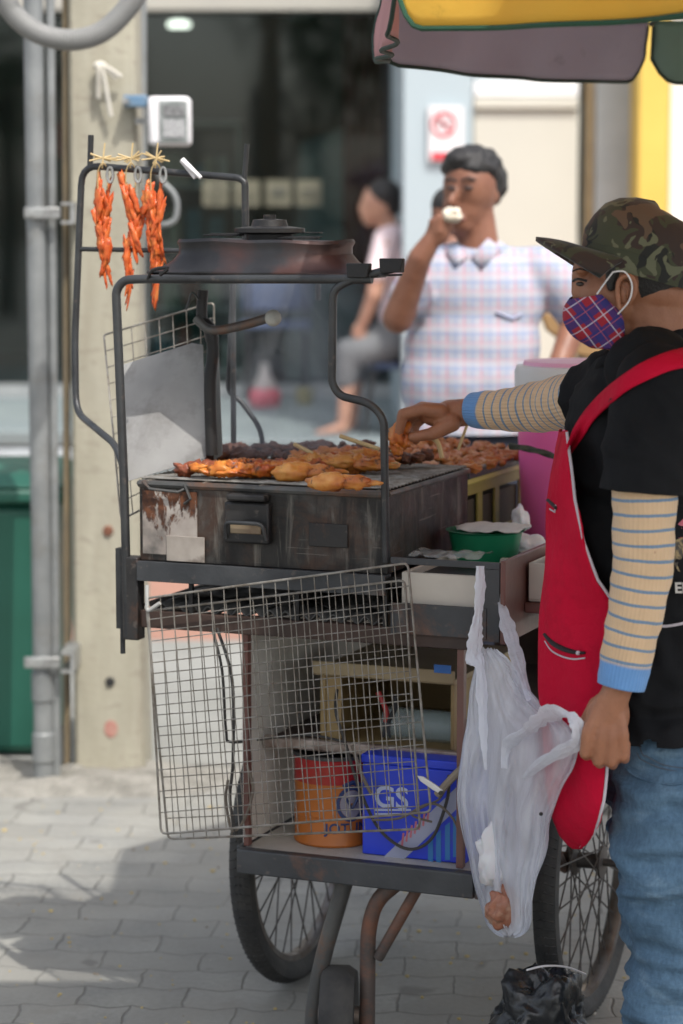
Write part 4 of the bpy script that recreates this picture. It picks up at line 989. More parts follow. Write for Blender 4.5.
# a low pedestal: stacked boards beneath the bowl
mb = MB(); mb.cbox(.55, .70, .17, .355, TZ + .0, c.z - .001) if c.z - .001 > TZ + .01 else None
if mb.v: tag(mb.build('tin_box', M['rail'], loc=W(.6, .25, TZ), bevel=.003), 'low dark metal box under the green bowl', 'box')
# styrofoam tray in the bay + lid
M['foam'] = mat('foam_white', (.58, .54, .47), (.5, .46, .4), .8, ns=6, stain=(.3, .2, .12), stain_s=7, stain_at=(.62, .8), bs=.1)
mb = MB(); open_box(mb, .545, .735, .006, .26, .879, .985, .008); tag(mb.build('foam_box', M['foam'], loc=W(.64, .12, .879), bevel=.003), 'open off-white foam box inside the dark metal bay beside the grill', 'foam box')
mb = MB(); open_box(mb, .762, .80, .11, .30, .926, 1.00, .004); tag(mb.build('foam_box', M['foam'], loc=W(.78, .2, .926), bevel=.003), 'narrow off-white foam box on the side board next to the red-brown panel', 'foam box')
# clear plastic wrap on bay
rows = [[W(.56 + .14 * i / 24, .0 + .09 * j / 10, 1.016 + .008 * max(0, noise.noise(Vector((i * .35, j * .5, 4)))) + .006 * math.sin(j / 10 * 3.1)) for i in range(25)] for j in range(11)]
mf, nt, b, out = new_mat('clear_film'); b.inputs['Roughness'].default_value = .2; b.inputs['Base Color'].default_value = (.45, .47, .46, 1); b.inputs['Alpha'].default_value = .4
M['film'] = mf
mb = MB(); mb.grid(rows); tag(mb.build('plastic_film', M['film'], loc=W(.64, .1, 1.016), angle=180), 'crumpled clear plastic film lying over the open foam box', 'plastic film')

# white plastic bags heap on the side board
M['bagwhite'] = mat('bag_white', (.72, .71, .72), (.64, .63, .65), .45, ns=6, sss=.2)
def crumple(c, r, seed, amp=.35, sc=1.6, sub=4):
    bm = bmesh.new(); bmesh.ops.create_icosphere(bm, subdivisions=sub, radius=1)
    me = bpy.data.meshes.new('x')
    for v_ in bm.verts:
        d = v_.co.copy()
        n1 = noise.noise(d * sc + Vector((seed, 0, 0))); n2 = abs(noise.noise(d * sc * 2.2 + Vector((0, seed, 0)))); n3 = abs(noise.noise(d * sc * 5 + Vector((0, 0, seed))))
        k = 1 + amp * n1 - amp * .7 * n2 - amp * .3 * n3
        v_.co = Vector(c) + Vector((d.x * r[0] * k, d.y * r[1] * k, max(-.96, d.z * k) * r[2]))
    bm.to_mesh(me); bm.free(); return me
for i, (px, py, Y, r, lab) in enumerate(((520, 520, 4.92, (.02, .02, .03), 'white plastic bag bunched upright beside the green bowl'), (522, 548, 4.80, (.055, .05, .03), 'crumpled white plastic bag on the side board, the upper of two'), (535, 571, 4.68, (.042, .045, .026), 'crumpled white plastic bag on the side board, the lower of two'))):
    c = P(px, py, Y); tag(link('plastic_bag', crumple(c, r, i * 3.7 + 1), M['bagwhite'], loc=c - Vector((0, 0, r[2])), angle=180), lab, 'plastic bag', 'small white bags on the side board')
c = P(521, 592, 4.62)
mb = MB(); rr = random.Random(4)
for i in range(16):
    q = c + Vector((rr.uniform(-.045, .045), rr.uniform(-.05, .08), rr.uniform(-.012, .004)))
    a = rr.uniform(0, 3.1); mb.tube(catmull([q, q + Vector((math.cos(a) * .02, math.sin(a) * .03, .008)), q + Vector((math.cos(a) * .035, math.sin(a) * .05, -.006))], 4), .005, 6)
tag(mb.build('rag', mat('grey_rag', (.22, .23, .22), (.1, .1, .1), .85, ns=25), loc=c, disp=(.006, 30)), 'grey rumpled rag at the edge of the side board', 'rag')

# ================================================================= LOWER SHELF
# crate on the shelf
o = thing('wooden_box', W(.44, .3, zs + .001), 'shallow tan wooden box with an open front on the shelf under the grill', 'box')
a = LW(320, 735, .13); b2 = LW(460, 735, .13)
M['tanbox'] = mat('tan_wood', (.34, .24, .10), (.26, .18, .08), .6, ns=6, bs=.1)
bu0, bu1 = a[0] - .0, b2[0] - .012
zt = LW(390, 680, .13)[2]
zlip = LW(390, 668, .13)[2]
mb = MB(); mb.cbox(bu0, bu1, .13, .50, zs + .001, zs + .007); mb.cbox(bu0, bu0 + .012, .13, .5, zs + .0075, zt); mb.cbox(bu1 - .008, bu1, .13, .5, zs + .0075, zt); mb.cbox(bu0 + .0125, bu1 - .0085, .49, .5, zs + .0075, zt); mb.build('body', M['tanbox'], o, bevel=.002)
mb = MB(); mb.cbox(bu0 + .0125, bu0 + .045, .131, .139, zs + .0075, zt - .001); mb.build('front_cleat', M['tanbox'], o, bevel=.002)
mb = MB(); mb.cbox(bu0 - .01, bu1 + .005, .12, .51, zt + .001, zt + .012); mb.cbox(bu0 - .01, bu1 + .005, .115, .12, zt + .004, zt + .03); mb.build('lid', mat('tan_lid', (.36, .28, .16), (.28, .21, .12), .6, ns=4), o, bevel=.002)
mb = MB(); q = LW(442, 669, .113); mb.cbox(q[0] - .016, q[0] + .018, .112, .1145, q[2] - .008, q[2] + .008); mb.build('blue_label', mat('blue_tape', (.03, .16, .5), (.03, .13, .42), .5), o)
# water bottle
q = LW(432, 715, .2)
c = W(q[0], .2, zs + .036)
bm_, nt, b, out = new_mat('bottle_clear'); b.inputs['Base Color'].default_value = (.5, .62, .62, 1); b.inputs['Alpha'].default_value = .38; b.inputs['Roughness'].default_value = .08
M['bottle'] = bm_
o = thing('water_bottle', c, 'clear plastic water bottle lying in the tan box', 'bottle')
ax = Matrix([[0, VD.x, UD.x], [0, VD.y, UD.y], [1, 0, 0]])
prof = [(.0, -.1), (.03, -.098), (.035, -.09)]
for k in range(9): prof += [(.035, -.08 + k * .014), (.0325, -.073 + k * .014)]
prof += [(.034, .045), (.03, .06), (.016, .078), (.0135, .085), (.0135, .09)]
mb = MB(); mb.lathe(c + ZD * .0, [(r_ * .95, z) for r_, z in prof], 28, ax); mb.build('bottle_body', M['bottle'], o)
mb = MB(); mb.lathe(c + UD * .091, [(.0155, 0), (.0155, .017), (.013, .019)], 20, ax); mb.build('cap', mat('cap_blue', (.03, .2, .5), (.03, .17, .4), .4), o)
# pliers
a, b2 = LV(378, 692, .12), LV(392, 728, .12)
o = thing('pliers', LV(388, 735, .12), 'pliers with one red and one black handle stood in the tan box', 'pliers')
M['redgrip'] = mat('red_grip', (.35, .03, .03), (.28, .02, .02), .5)
mb = MB(); mb.tube(catmull([a, a.lerp(b2, .5) + UD * .002, LV(386, 722, .12)], 5), .0055, 8); mb.build('handle', M['redgrip'], o)
mb = MB(); mb.tube(catmull([LV(396, 696, .12), LV(395, 708, .12), LV(388, 722, .12)], 5), .005, 8); mb.build('handle', M['black'], o)
mb = MB(); mb.ball(LV(387, 724, .12), (.009, .005, .009)); mb.tube([LV(387, 724, .12), LV(390, 738, .12)], [.006, .002], 8); mb.tube([LV(387, 724, .12), LV(383, 737, .12)], [.006, .003], 8); mb.build('jaws', M['pipe'], o)

# paint tin
q = LW(326, 858, .09)
tc = W(LW(334, 855, .14)[0], .14, PT + .001)
rad = .078
htin = LW(330, 757, .09)[2] - PT - .004
o = thing('paint_tin', tc, 'orange and red paint tin reused under the cart, beside the blue battery', 'paint tin')
tm, nt, b, out = new_mat('tin_print'); v = texco(nt); s = sep(nt, v)
top = math_(nt, 'GREATER_THAN', s[2], htin * .72)
col = mix(nt, top, (.44, .13, .018), (.36, .012, .015))
col = mix(nt, ramp(nt, nz(nt, v, 14, 6), [(.5, (0, 0, 0)), (.75, (.6, .6, .6))]), col, (.22, .08, .03))
nt.links.new(col, b.inputs['Base Color']); b.inputs['Roughness'].default_value = .42
mb = MB(); mb.lathe(tc, [(rad, 0), (rad + .002, .004), (rad, .008), (rad, htin * .33), (rad + .0012, htin * .335), (rad, htin * .34), (rad, htin * .96), (rad + .002, htin)], 48, cap1=False); mb.build('body', tm, o)
mb = MB(); mb.lathe(tc + ZD * (htin + .0005), [(rad + .003, 0), (rad + .003, .006), (rad - .004, .006), (rad - .006, -.006), (.0, -.006)], 48, cap0=False, cap1=False); mb.build('lid', M['pipe'], o)
M['tinblue'] = mat('tin_blue', (.03, .05, .16), (.02, .04, .12), .5); M['tinpale'] = mat('tin_pale', (.32, .3, .34), (.25, .23, .28), .5)
def wrap(o_, dirv, zc, wdt, hgt, lift=.0012):
    for v_ in o_.data.vertices:
        w_ = v_.co + wloc(o_); d = w_ - tc; x = d.dot(dirv[0]); z = d.z; a = x / rad
        n_ = dirv[1]; v_.co = tc + (dirv[0] * math.sin(a) + n_ * math.cos(a)) * (rad + lift) + ZD * z - wloc(o_)
fdir = (Vector((0, 0, 0)) + CAM - tc); fdir.z = 0; fdir.normalize(); sdir = ZD.cross(fdir).normalized()
if sdir.x < 0: sdir = -sdir
# emblem and name are turned towards the battery side, as in the photo
nf = (fdir * math.cos(.35) + sdir * math.sin(.35)).normalized(); ns_ = ZD.cross(nf); ns_ = ns_ if ns_.x > 0 else -ns_
def subdiv(o_, k=2):
    bm = bmesh.new(); bm.from_mesh(o_.data); bmesh.ops.triangulate(bm, faces=bm.faces); bmesh.ops.subdivide_edges(bm, edges=bm.edges, cuts=k, use_grid_fill=True); bm.to_mesh(o_.data); bm.free()
tx = text('lettering', 'JOTUN', M['tinblue'], tc + ns_ * -.045 + nf * rad + ZD * htin * .17, ns_, ZD, .02, o, bold=.025, spacing=1.05); subdiv(tx, 1); wrap(tx, (ns_, nf), 0, 0, 0)
def disc(name, c_, x_, r0, r1, m_, par, n=28, asp=1.15, lift=.001):
    mb = MB(); vs = []; 
    for r_ in (r0, r1):
        for i in range(n): a = 6.28318 * i / n; vs.append(c_ + x_ * math.cos(a) * r_ + ZD * math.sin(a) * r_ * asp)
    mb.add(vs, [(i, (i + 1) % n, n + (i + 1) % n, n + i) for i in range(n)])
    o_ = mb.build(name, m_, par, angle=None); wrap(o_, (ns_, nf), 0, 0, 0, lift); return o_
ec = tc + ZD * htin * .5 + ns_ * .008 + nf * rad
disc('emblem_ring', ec, ns_, .024, .031, M['tinblue'], o); disc('emblem_globe', ec, ns_, .002, .0235, M['tinpale'], o, lift=.0014)
mb = MB(); mb.tube([ec + ns_ * -.012 + ZD * .012 + nf * .003, ec + ns_ * .0 + ZD * -.01 + nf * .003, ec + ns_ * .013 + ZD * .014 + nf * .003], .003, 5); mb.tube([ec + ns_ * -.018 + ZD * .036, ec + ns_ * .002 + ZD * .043, ec + ns_ * .02 + ZD * .036], .005, 5); mb.build('emblem_bird', M['tinblue'], o)

# battery box
q0 = LW(362, 858, .05); q1 = LW(466, 872, .05)
bx0, bx1 = q0[0], q1[0] - .002
zb0 = PT + .001; zb1 = LW(400, 757, .05)[2]
o = thing('car_battery', W((bx0 + bx1) / 2, .12, PT), 'bright blue boxed car battery under the cart with GS written on it', 'battery')
M['bblue'] = mat('battery_blue', (.022, .055, .62), (.02, .045, .52), .4, ns=3, stain=(.03, .06, .3), stain_s=9)
mb = MB(); mb.cbox(bx0, bx1, .05, .19, zb0, zb1 - .018); mb.build('carton', M['bblue'], o, bevel=.003)
mb = MB(); mb.cbox(bx0 - .002, bx1 + .002, .048, .192, zb1 - .0175, zb1); mb.build('lid', M['bblue'], o, bevel=.003)
M['pale'] = mat('print_pale', (.45, .5, .68), (.4, .45, .6), .5); M['silver'] = mat('print_silver', (.34, .36, .48), (.28, .3, .42), .5); M['printred'] = mat('print_red', (.5, .16, .2), (.45, .12, .16), .5); M['printcyan'] = mat('print_cyan', (.03, .2, .5), (.03, .16, .4), .5)
vf = .05 - .0006
def pq(px, py, v_=vf): return LV(px, py, v_)
bl = text('lettering', 'GS', M['pale'], pq(374, 806) - VD * .0, UD, ZD, (pq(374, 784) - pq(374, 806)).z, o, bold=.02, spacing=1.0)
mb = MB()
for yy, w_ in ((811, 36), (815, 26)): mb.add([pq(375, yy), pq(375 + w_, yy), pq(375 + w_, yy - 2), pq(375, yy - 2)], [(0, 1, 2, 3)])
mb.build('small_print', M['pale'], o, angle=None)
mb = MB(); mb.add([pq(372, 868, vf), pq(394, 869, vf), pq(466, 800, vf), pq(466, 778, vf)], [(0, 1, 2, 3)]); mb.build('diagonal_band', M['silver'], o, angle=None)
mb = MB()
for i in range(7):
    x = 401 + i * 4.2; y = 845 - i * 3.9; mb.add([pq(x, y, vf - .0006), pq(x + 2, y + 1, vf - .0006), pq(x + 3.5, y - 12, vf - .0006), pq(x + 1.5, y - 12, vf - .0006)], [(0, 1, 2, 3)])
mb.build('red_print', M['printred'], o, angle=None)
mb = MB()
for i, x in enumerate((428, 436, 445, 453)): mb.add([pq(x, 866 - 3 * i, vf - .0003), pq(x + 5, 866 - 3 * i, vf - .0003), pq(x + 5, 838 - 8 * i, vf - .0003), pq(x, 842 - 8 * i, vf - .0003)], [(0, 1, 2, 3)])
mb.build('cyan_print', M['printcyan'], o, angle=None)
# cables
M['cable'] = mat('cable_dark', (.05, .045, .04), (.03, .03, .03), .6); M['cablet'] = mat('cable_tan', (.20, .16, .12), (.12, .1, .08), .6)
def cable(pts, r, m_, label, v_=.03, name='cable'):
    q = [LV(p[0], p[1], p[2] if len(p) > 2 else v_) for p in pts]
    mb = MB(); mb.tube(catmull(q, 8), r, 8); return tag(mb.build(name, m_, loc=q[0]), label, 'cable')
cable([(337, 690, .08), (336, 712), (345, 742), (360, 790), (380, 830), (408, 849), (432, 838), (447, 800), (449, 775)], .0032, M['cable'], 'dark cable looping down across the front of the blue battery')
cable([(352, 745), (362, 775), (372, 795)], .0036, M['cablet'], 'tan cable end lying against the corner of the blue battery')
cable([(372, 820, .02), (400, 818, .02), (425, 805, .02), (440, 806, .02), (455, 822, .02), (462, 845, .02)], .0026, M['cablet'], 'thin tan cable crossing the front of the battery to the far corner')
cable([(445, 790, .025), (438, 800, .025), (425, 806, .02), (412, 815, .02), (432, 822, .02)], .0022, M['cablet'], 'short twisted wire below the silver clip')
cable([(437, 795, .01), (455, 775, .01), (475, 758, .01)], .0075, mat('strap_tan', (.30, .25, .19), (.24, .2, .15), .7), 'flat tan strap running from the silver clip to the plastic bag', name='strap')
cable([(212, 628, .0), (222, 670, .0), (226, 730, .03), (232, 742, .05), (270, 738, .09), (310, 735, .09), (345, 742, .09)], .0028, M['cable'], 'dark cable dropping from the beam and running along the shelf lip')
cable([(217, 628, 0), (232, 680, .0), (233, 760, .0), (230, 800, .0), (237, 840, .0)], .0032, M['cable'], 'dark cable hanging down the front corner post of the cart')
cable([(228, 780, -.0), (226, 800, 0), (232, 830, 0), (244, 820, 0), (253, 790, 0), (247, 765, 0)], .0028, M['cablet'], 'looped tan cord at the corner of the platform above the wheel')
# silver clip
a, b2 = LV(418, 775, -.036), LV(442, 792, -.036)
o = thing('bulldog_clip', a, 'silver pointed metal clip hooked on the wire rack', 'clip')
M['silverm'] = mat('bright_steel', (.72, .72, .72), (.6, .6, .6), .3, .6)
d = (b2 - a).normalized(); n_ = d.cross(VD).normalized()
mb = MB(); mb.prism([a - n_ * .001, a.lerp(b2, .2) - n_ * .006, a.lerp(b2, .7) - n_ * .006, b2 - n_ * .004, b2 + n_ * .005, a.lerp(b2, .7) + n_ * .006, a.lerp(b2, .2) + n_ * .005], -VD * .005); mb.build('blade', M['silverm'], o, bevel=.0012)
mb = MB(); mb.lathe(b2 - VD * .006, [(.004, -.003), (.004, .003)], 14, Matrix([[1, 0, VD.x], [0, 0, VD.y], [0, 1, 0]])); mb.build('pivot', M['pipe'], o)

# ================================================================= BIG PLASTIC BAG
def bag_mat(opac=.22):
    m, nt, b, out = new_mat('thin_white_film')
    v = texco(nt)
    tr = nt.nodes.new('ShaderNodeBsdfTransparent'); tr.inputs[0].default_value = (.95, .96, 1, 1)
    tl = nt.nodes.new('ShaderNodeBsdfTranslucent'); tl.inputs[0].default_value = (.90, .92, .97, 1)
    b.inputs['Base Color'].default_value = (.88, .90, .95, 1); b.inputs['Roughness'].default_value = .18; b.inputs['Specular IOR Level'].default_value = .8
    m1 = nt.nodes.new('ShaderNodeMixShader'); m1.inputs[0].default_value = .45
    nt.links.new(b.outputs[0], m1.inputs[1]); nt.links.new(tl.outputs[0], m1.inputs[2])
    m2 = nt.nodes.new('ShaderNodeMixShader')
    s = sep(nt, v)
    fac = math_(nt, 'ADD', math_(nt, 'MULTIPLY', nz(nt, texco(nt, scale=(1, 1, .45)), 11, 4), .9), opac)
    fac = math_(nt, 'MINIMUM', fac, .95)
    nt.links.new(fac, m2.inputs[0]); nt.links.new(tr.outputs[0], m2.inputs[1]); nt.links.new(m1.outputs[0], m2.inputs[2])
    nt.links.new(m2.outputs[0], out.inputs[0])
    bu = nt.nodes.new('ShaderNodeBump'); bu.inputs['Strength'].default_value = .9; bu.inputs['Distance'].default_value = .007
    nt.links.new(nz(nt, texco(nt, scale=(2, 2, .9)), 14, 8, .65, .8), bu.inputs['Height']); nt.links.new(bu.outputs[0], b.inputs['Normal']); nt.links.new(bu.outputs[0], tl.inputs['Normal'])
    return m
M['film_bag'] = bag_mat()
YB_ = 4.36
def bagp(px, py, dy=0):
    t_ = max(0, min(1, (px - 488) / 85)) * max(0, min(1, (py - 600) / 90))
    return P(px, py, YB_ + dy - .36 * t_)
bag = thing('carrier_bag', bagp(480, 567), 'large translucent white carrier bag hanging from the cart corner', 'plastic bag')
secs = [(650, 479, 498, .010), (665, 476, 510, .016), (685, 473, 523, .022), (705, 470, 540, .028), (725, 467, 566, .034), (745, 464, 574, .04), (770, 461, 570, .045), (800, 460, 556, .048), (830, 463, 548, .046), (860, 470, 541, .042), (885, 476, 535, .038), (905, 482, 531, .034), (922, 488, 528, .028), (932, 496, 524, .018), (937, 504, 516, .006)]
mb = MB(); rings = []; n = 120
for (py, xl, xr_, dep) in secs:
    cx = (xl + xr_) / 2; hw = (xr_ - xl) / 2; ring = []
    for j in range(n):
        a = 2 * math.pi * j / n
        fold = 1 + .25 * noise.noise(Vector((math.cos(a) * 4, math.sin(a) * 4, py * .009)))
        px = cx + hw * math.cos(a) * (1.01 + .03 * fold)
        dy = dep * math.sin(a) * fold * .8 + dep * (.9 * noise.noise(Vector((math.cos(a) * 3.2 + py * .004, math.sin(a) * 3.2, py * .006))) + .5 * noise.noise(Vector((math.cos(a) * 8 - py * .012, math.sin(a) * 8, py * .012))) + .22 * abs(noise.noise(Vector((math.cos(a) * 18, math.sin(a) * 18 + py * .02, py * .03)))))
        ring.append(bagp(px, py + 2 * math.sin(a * 7), dy))
    rings.append(ring)
# densify
dr = []
for j in range(n):
    col_ = catmull([r_[j] for r_ in rings], 4); dr.append(col_)
rings = [[dr[j][i] for j in range(n)] for i in range(len(dr[0]))]
loft(mb, rings, cap1=True)
mb.build('film', M['film_bag'], bag, angle=180, disp=(.006, 16))
M['handle_film'] = bag_mat(.52)
def ribbon(name, pts, ws, par, m_, dep=.012, seed=0, Y=None):
    q = [bagp(*p) for p in pts]; cp = catmull(q, 8)
    wl = [ws[min(len(ws) - 1, int(i / 8))] + (ws[min(len(ws) - 1, int(i / 8) + 1)] - ws[min(len(ws) - 1, int(i / 8))]) * ((i % 8) / 8) for i in range(len(cp))]
    mb = MB(); rings_ = []
    for i, p in enumerate(cp):
        t_ = (cp[min(i + 1, len(cp) - 1)] - cp[max(i - 1, 0)]).normalized(); sd = t_.cross(Vector((0, 1, 0))).normalized(); nn = sd.cross(t_)
        r_ = []
        for j in range(20):
            a = 6.28318 * j / 20; f_ = 1 + .9 * noise.noise(Vector((math.cos(a) * 2.2, math.sin(a) * 2.2 + i * .11, seed))) - .6 * abs(noise.noise(Vector((math.cos(a) * 5, math.sin(a) * 5 + i * .3, seed + 3))))
            wv_ = 1 + .55 * noise.noise(Vector((i * .16, seed, 1))) + .3 * noise.noise(Vector((i * .5, seed, 2)))
            r_.append(p + sd * math.cos(a) * wl[i] * wv_ * (.6 + .4 * f_) + nn * math.sin(a) * wl[i] * .28 * f_)
        rings_.append(r_)
    loft(mb, rings_, True, True); return mb.build(name, m_, par, angle=35)
ribbon('handle', [(480, 566, -.01), (480, 590, -.012), (478, 615, -.012), (475, 638, -.012), (474, 655, -.012), (480, 668, -.03), (482, 700, -.045), (484, 745, -.058), (486, 770, -.06)], [.008, .010, .009, .014, .015, .011, .009, .006, .002], bag, M['handle_film'])
ribbon('handle', [(490, 566, .06), (500, 600, .05), (508, 628, .03), (518, 660, .0), (530, 700, -.01)], [.006, .007, .012, .012, .006], bag, M['film_bag'], seed=3)
ribbon('handle_loop', [(504, 768, -.075), (508, 745, -.08), (528, 730, -.084), (545, 716, -.08), (562, 713, -.07), (575, 722, -.055), (576, 742, -.05), (560, 752, -.065), (540, 764, -.078), (524, 778, -.072)], [.006, .010, .012, .016, .010, .009, .012, .011, .010, .005], bag, M['handle_film'], seed=5)
c = bagp(506, 908); tag(link('food_scraps', crumple(c, (.036, .028, .042), 8.8, .3, 2.2), meat_mat('scraps', (.42, .18, .11), (.3, .12, .07), (.5, .32, .22)), loc=c, angle=180), 'brownish food scraps at the bottom of the translucent carrier bag', 'scraps')
c = bagp(502, 855); tag(link('tissue_wad', crumple(c, (.045, .026, .07), 4.1, .35, 2.2), M['bagwhite'], loc=c, angle=180), 'wad of white tissue inside the carrier bag above the scraps', 'tissue')
mb = MB(); mb.ball(bagp(541, 814, -.052), (.0035, .002, .0035)); tag(mb.build('house_fly', M['black'], loc=bagp(541, 814, -.052)), 'black fly sitting on the translucent carrier bag', 'fly')
# black rubbish bag on the ground
c = G(548, 1006, 0); c = Vector((G(545, 1010, 0).x, G(545, 1010, 0).y - .22, 0)) ; 
c = Vector((P(545, 990, 4.35).x, 4.40, 0)); zt_ = P(545, 968, 4.4).z
M['binbag'] = mat('black_film', (.02, .022, .024), (.03, .032, .034), .28, ns=8, bs=.5, bscale=24, bdist=.01)
c2 = c + Vector((0, 0, zt_ * .48)); tag(link('rubbish_bag', crumple(c2, (.098, .09, zt_ * .55), 2.2, .35, 1.8, 5), M['binbag'], loc=c, angle=180), 'shiny black rubbish bag on the ground in front of the spoked wheel', 'rubbish bag')
mb = MB(); q = [P(527, 970, 4.33), P(545, 966, 4.32), P(566, 967, 4.33), P(585, 974, 4.36)]; mb.tube(catmull(q, 6), .004, 8, flat=.5); tag(mb.build('plastic_strip', M['signw'], loc=q[0]), 'white plastic strip lying across the black rubbish bag', 'plastic strip')
from mathutils.bvhtree import BVHTree
def bvh_of(o):
    bm = bmesh.new(); bm.from_mesh(o.data); base = wloc(o)
    bmesh.ops.translate(bm, verts=bm.verts, vec=base); t = BVHTree.FromBMesh(bm); bm.free(); return t
def proj(t, px, py, off=.003, fallbackY=3.9):
    d = ray(px, py).normalized(); hit = t.ray_cast(CAM, d)
    if hit[0] is None: return P(px, py, fallbackY)
    return hit[0] - d * off
def cut(o, co, no, inner=False):
    base = wloc(o); bm = bmesh.new(); bm.from_mesh(o.data)
    bmesh.ops.bisect_plane(bm, geom=bm.verts[:] + bm.edges[:] + bm.faces[:], plane_co=Vector(co) - base, plane_no=no, clear_outer=not inner, clear_inner=inner)
    bm.to_mesh(o.data); bm.free()
def skin(name, a, b_, c_=None):
    m, nt, b, out = new_mat(name); v = texco(nt)
    col = ramp(nt, nz(nt, v, 18, 5), [(.35, a), (.65, b_)])
    col = mix(nt, ramp(nt, nz(nt, v, 160, 3), [(.5, (0, 0, 0)), (.8, (.35, .35, .35))]), col, tuple(x * .6 for x in a))
    nt.links.new(col, b.inputs['Base Color']); b.inputs['Roughness'].default_value = .48; b.inputs['Subsurface Weight'].default_value = .15; b.inputs['Subsurface Scale'].default_value = .008
    b.inputs['Subsurface Radius'].default_value = (1, .35, .2)
    bump(nt, b, math_(nt, 'ADD', math_(nt, 'MULTIPLY', nz(nt, v, 230, 3), .35), nz(nt, v, 42, 6, .65)), .55, .0025); return m
M['skinV'] = skin('vendor_skin', (.36, .155, .082), (.29, .12, .062))
M['skinB'] = skin('bystander_skin', (.25, .11, .065), (.20, .082, .048))
M['skinC'] = skin('light_skin', (.5, .28, .19), (.42, .22, .15))
M['hair'] = mat('black_hair', (.012, .011, .011), (.02, .018, .017), .55, ns=60, bs=.7, bscale=220, bdist=.003)

# ---------------------------------------------------------------- VENDOR
VY = 4.15; K = VY / 3.95
def scaled(L_):
    return [(c[0], c[1], c[2] * K, c[3], c[4] * K) if c[0] == 'c' else ((c[0], c[1], tuple(r_ * K for r_ in c[2])) + tuple(c[3:])) for c in L_]
foot0 = G(668, 1215, 0)
vendor = thing('person', (P(655, 800, 4.17).x, 4.17, 0), 'street food vendor in camouflage cap and red apron reaching over the grill', 'person')
k = F / VY
def V(px, py, dy=0.0): return P(px, py, VY + dy * K)
kneeN, ankN = V(668, 1000, -.07), P(676, 1170, 4.10)
ankN.z = .09; ankF = Vector((P(660, 1170, 4.28).x, 4.29, .09))
def caps_hand_near():
    w = V(619, 684, -.1950); L = [('c', V(622, 670, -.1950), .026, w, .025)]
    L += [('e', V(607, 718, -.1900), (.036, .019, .046), Matrix.Rotation(R(12), 3, 'Y')), ('c', w, .024, V(608, 715, -.1900), .026)]
    for i, (kx, ky, tx, ty) in enumerate(((588, 732, 585, 753), (600, 738, 598, 761), (611.5, 738, 611, 762), (622.5, 734, 623, 756))):
        L += [('c', V(kx, ky, -.2070), .0108, V(tx, ty, -.2050 + .003 * (i % 2)), .0098), ('c', V(tx, ty, -.2030), .0098, V(tx + 2, ty + 3, -.1750), .0082), ('c', V(tx + 2, ty + 3, -.1750), .0082, V(tx + 3, ty - 12, -.1650), .008), ('c', V(603 + i * 4.5, 700, -.1970), .0125, V(kx, ky, -.2070), .0108)]
    L += [('c', V(597, 705, -.1800), .0145, V(584, 728, -.1650), .0125), ('c', V(584, 728, -.1650), .0125, V(586, 750, -.1700), .0105)]
    return L
def H(px, py, dy=0): return P(px, py, 4.66 + dy)
def caps_hand_far():
    w = H(476, 411); L = [('c', P(500, 410, 4.60), .023, w, .024), ('c', w, .025, H(450, 414, .01), .027)]
    L += [('e', H(440, 415, .01), (.036, .034, .021), Matrix.Rotation(R(-8), 3, 'Y'))]
    for (kx, ky, kd, mx, my, md, tx, ty, td) in ((424, 409, -.022, 403, 414, -.02, 399, 432, -.012), (422, 408, -.002, 402, 417, 0, 402, 436, .002), (423, 410, .018, 406, 421, .02, 408, 438, .018), (427, 413, .034, 413, 426, .036, 416, 440, .03)):
        L += [('c', H(440, 412, kd * .7), .017, H(kx, ky, kd), .0125), ('c', H(kx, ky, kd), .012, H(mx, my, md), .0108), ('c', H(mx, my, md), .0108, H(tx, ty, td), .009)]
    L += [('c', H(452, 423, -.02), .017, H(432, 434, -.026), .0125), ('c', H(432, 434, -.026), .0122, H(413, 437, -.016), .0098)]
    return L
caps = [('e', V(640, 262), (.090, .074, .092)), ('e', V(611, 296), (.058, .058, .066)), ('e', V(598, 322), (.036, .042, .032)), ('c', V(598, 325), .034, V(632, 330), .044),
        ('e', V(580, 300), (.012, .012, .022)), ('c', V(590, 272), .03, V(588, 290), .028), ('c', V(582, 268, -.03), .012, V(582, 268, .03), .012),
        ('c', V(650, 300), .060, V(657, 350), .061), ('c', V(657, 350), .061, V(656, 392), .062), ('e', V(655, 290), (.07, .066, .05)),
        ('c', V(648, 392, -.12), .046, V(648, 392, .12), .046), ('e', V(650, 445), (.08, .10, .12)), ('e', V(652, 560), (.085, .09, .15)), ('e', V(655, 690), (.09, .10, .13)),
        ('c', V(655, 388, -.1700), .052, V(646, 480, -.1900), .044), ('c', V(646, 480, -.1900), .044, V(642, 570, -.2000), .038), ('c', V(642, 570, -.2000), .038, V(621, 680, -.1950), .026),
        ('c', V(622, 396, .15), .042, P(590, 397, 4.38), .042), ('c', P(590, 397, 4.38), .042, P(545, 406, 4.50), .037), ('c', P(545, 406, 4.50), .034, H(476, 411), .024),
        ('c', V(668, 770, -.06), .066, kneeN + Vector((.01, 0, 0)), .048), ('c', kneeN + Vector((.01, 0, 0)), .048, ankN, .038), ('c', V(662, 770, .09), .066, V(666, 1000, .12), .048), ('c', V(666, 1000, .12), .048, ankF, .038)]
for a_ in (ankN, ankF): caps += [('c', a_ + Vector((.02, 0, -.045)), .036, a_ + Vector((-.13, -.01, -.06)), .026)]
caps += caps_hand_near() + caps_hand_far()
body('body', scaled(caps), .0032, M['skinV'], vendor, smooth=4)
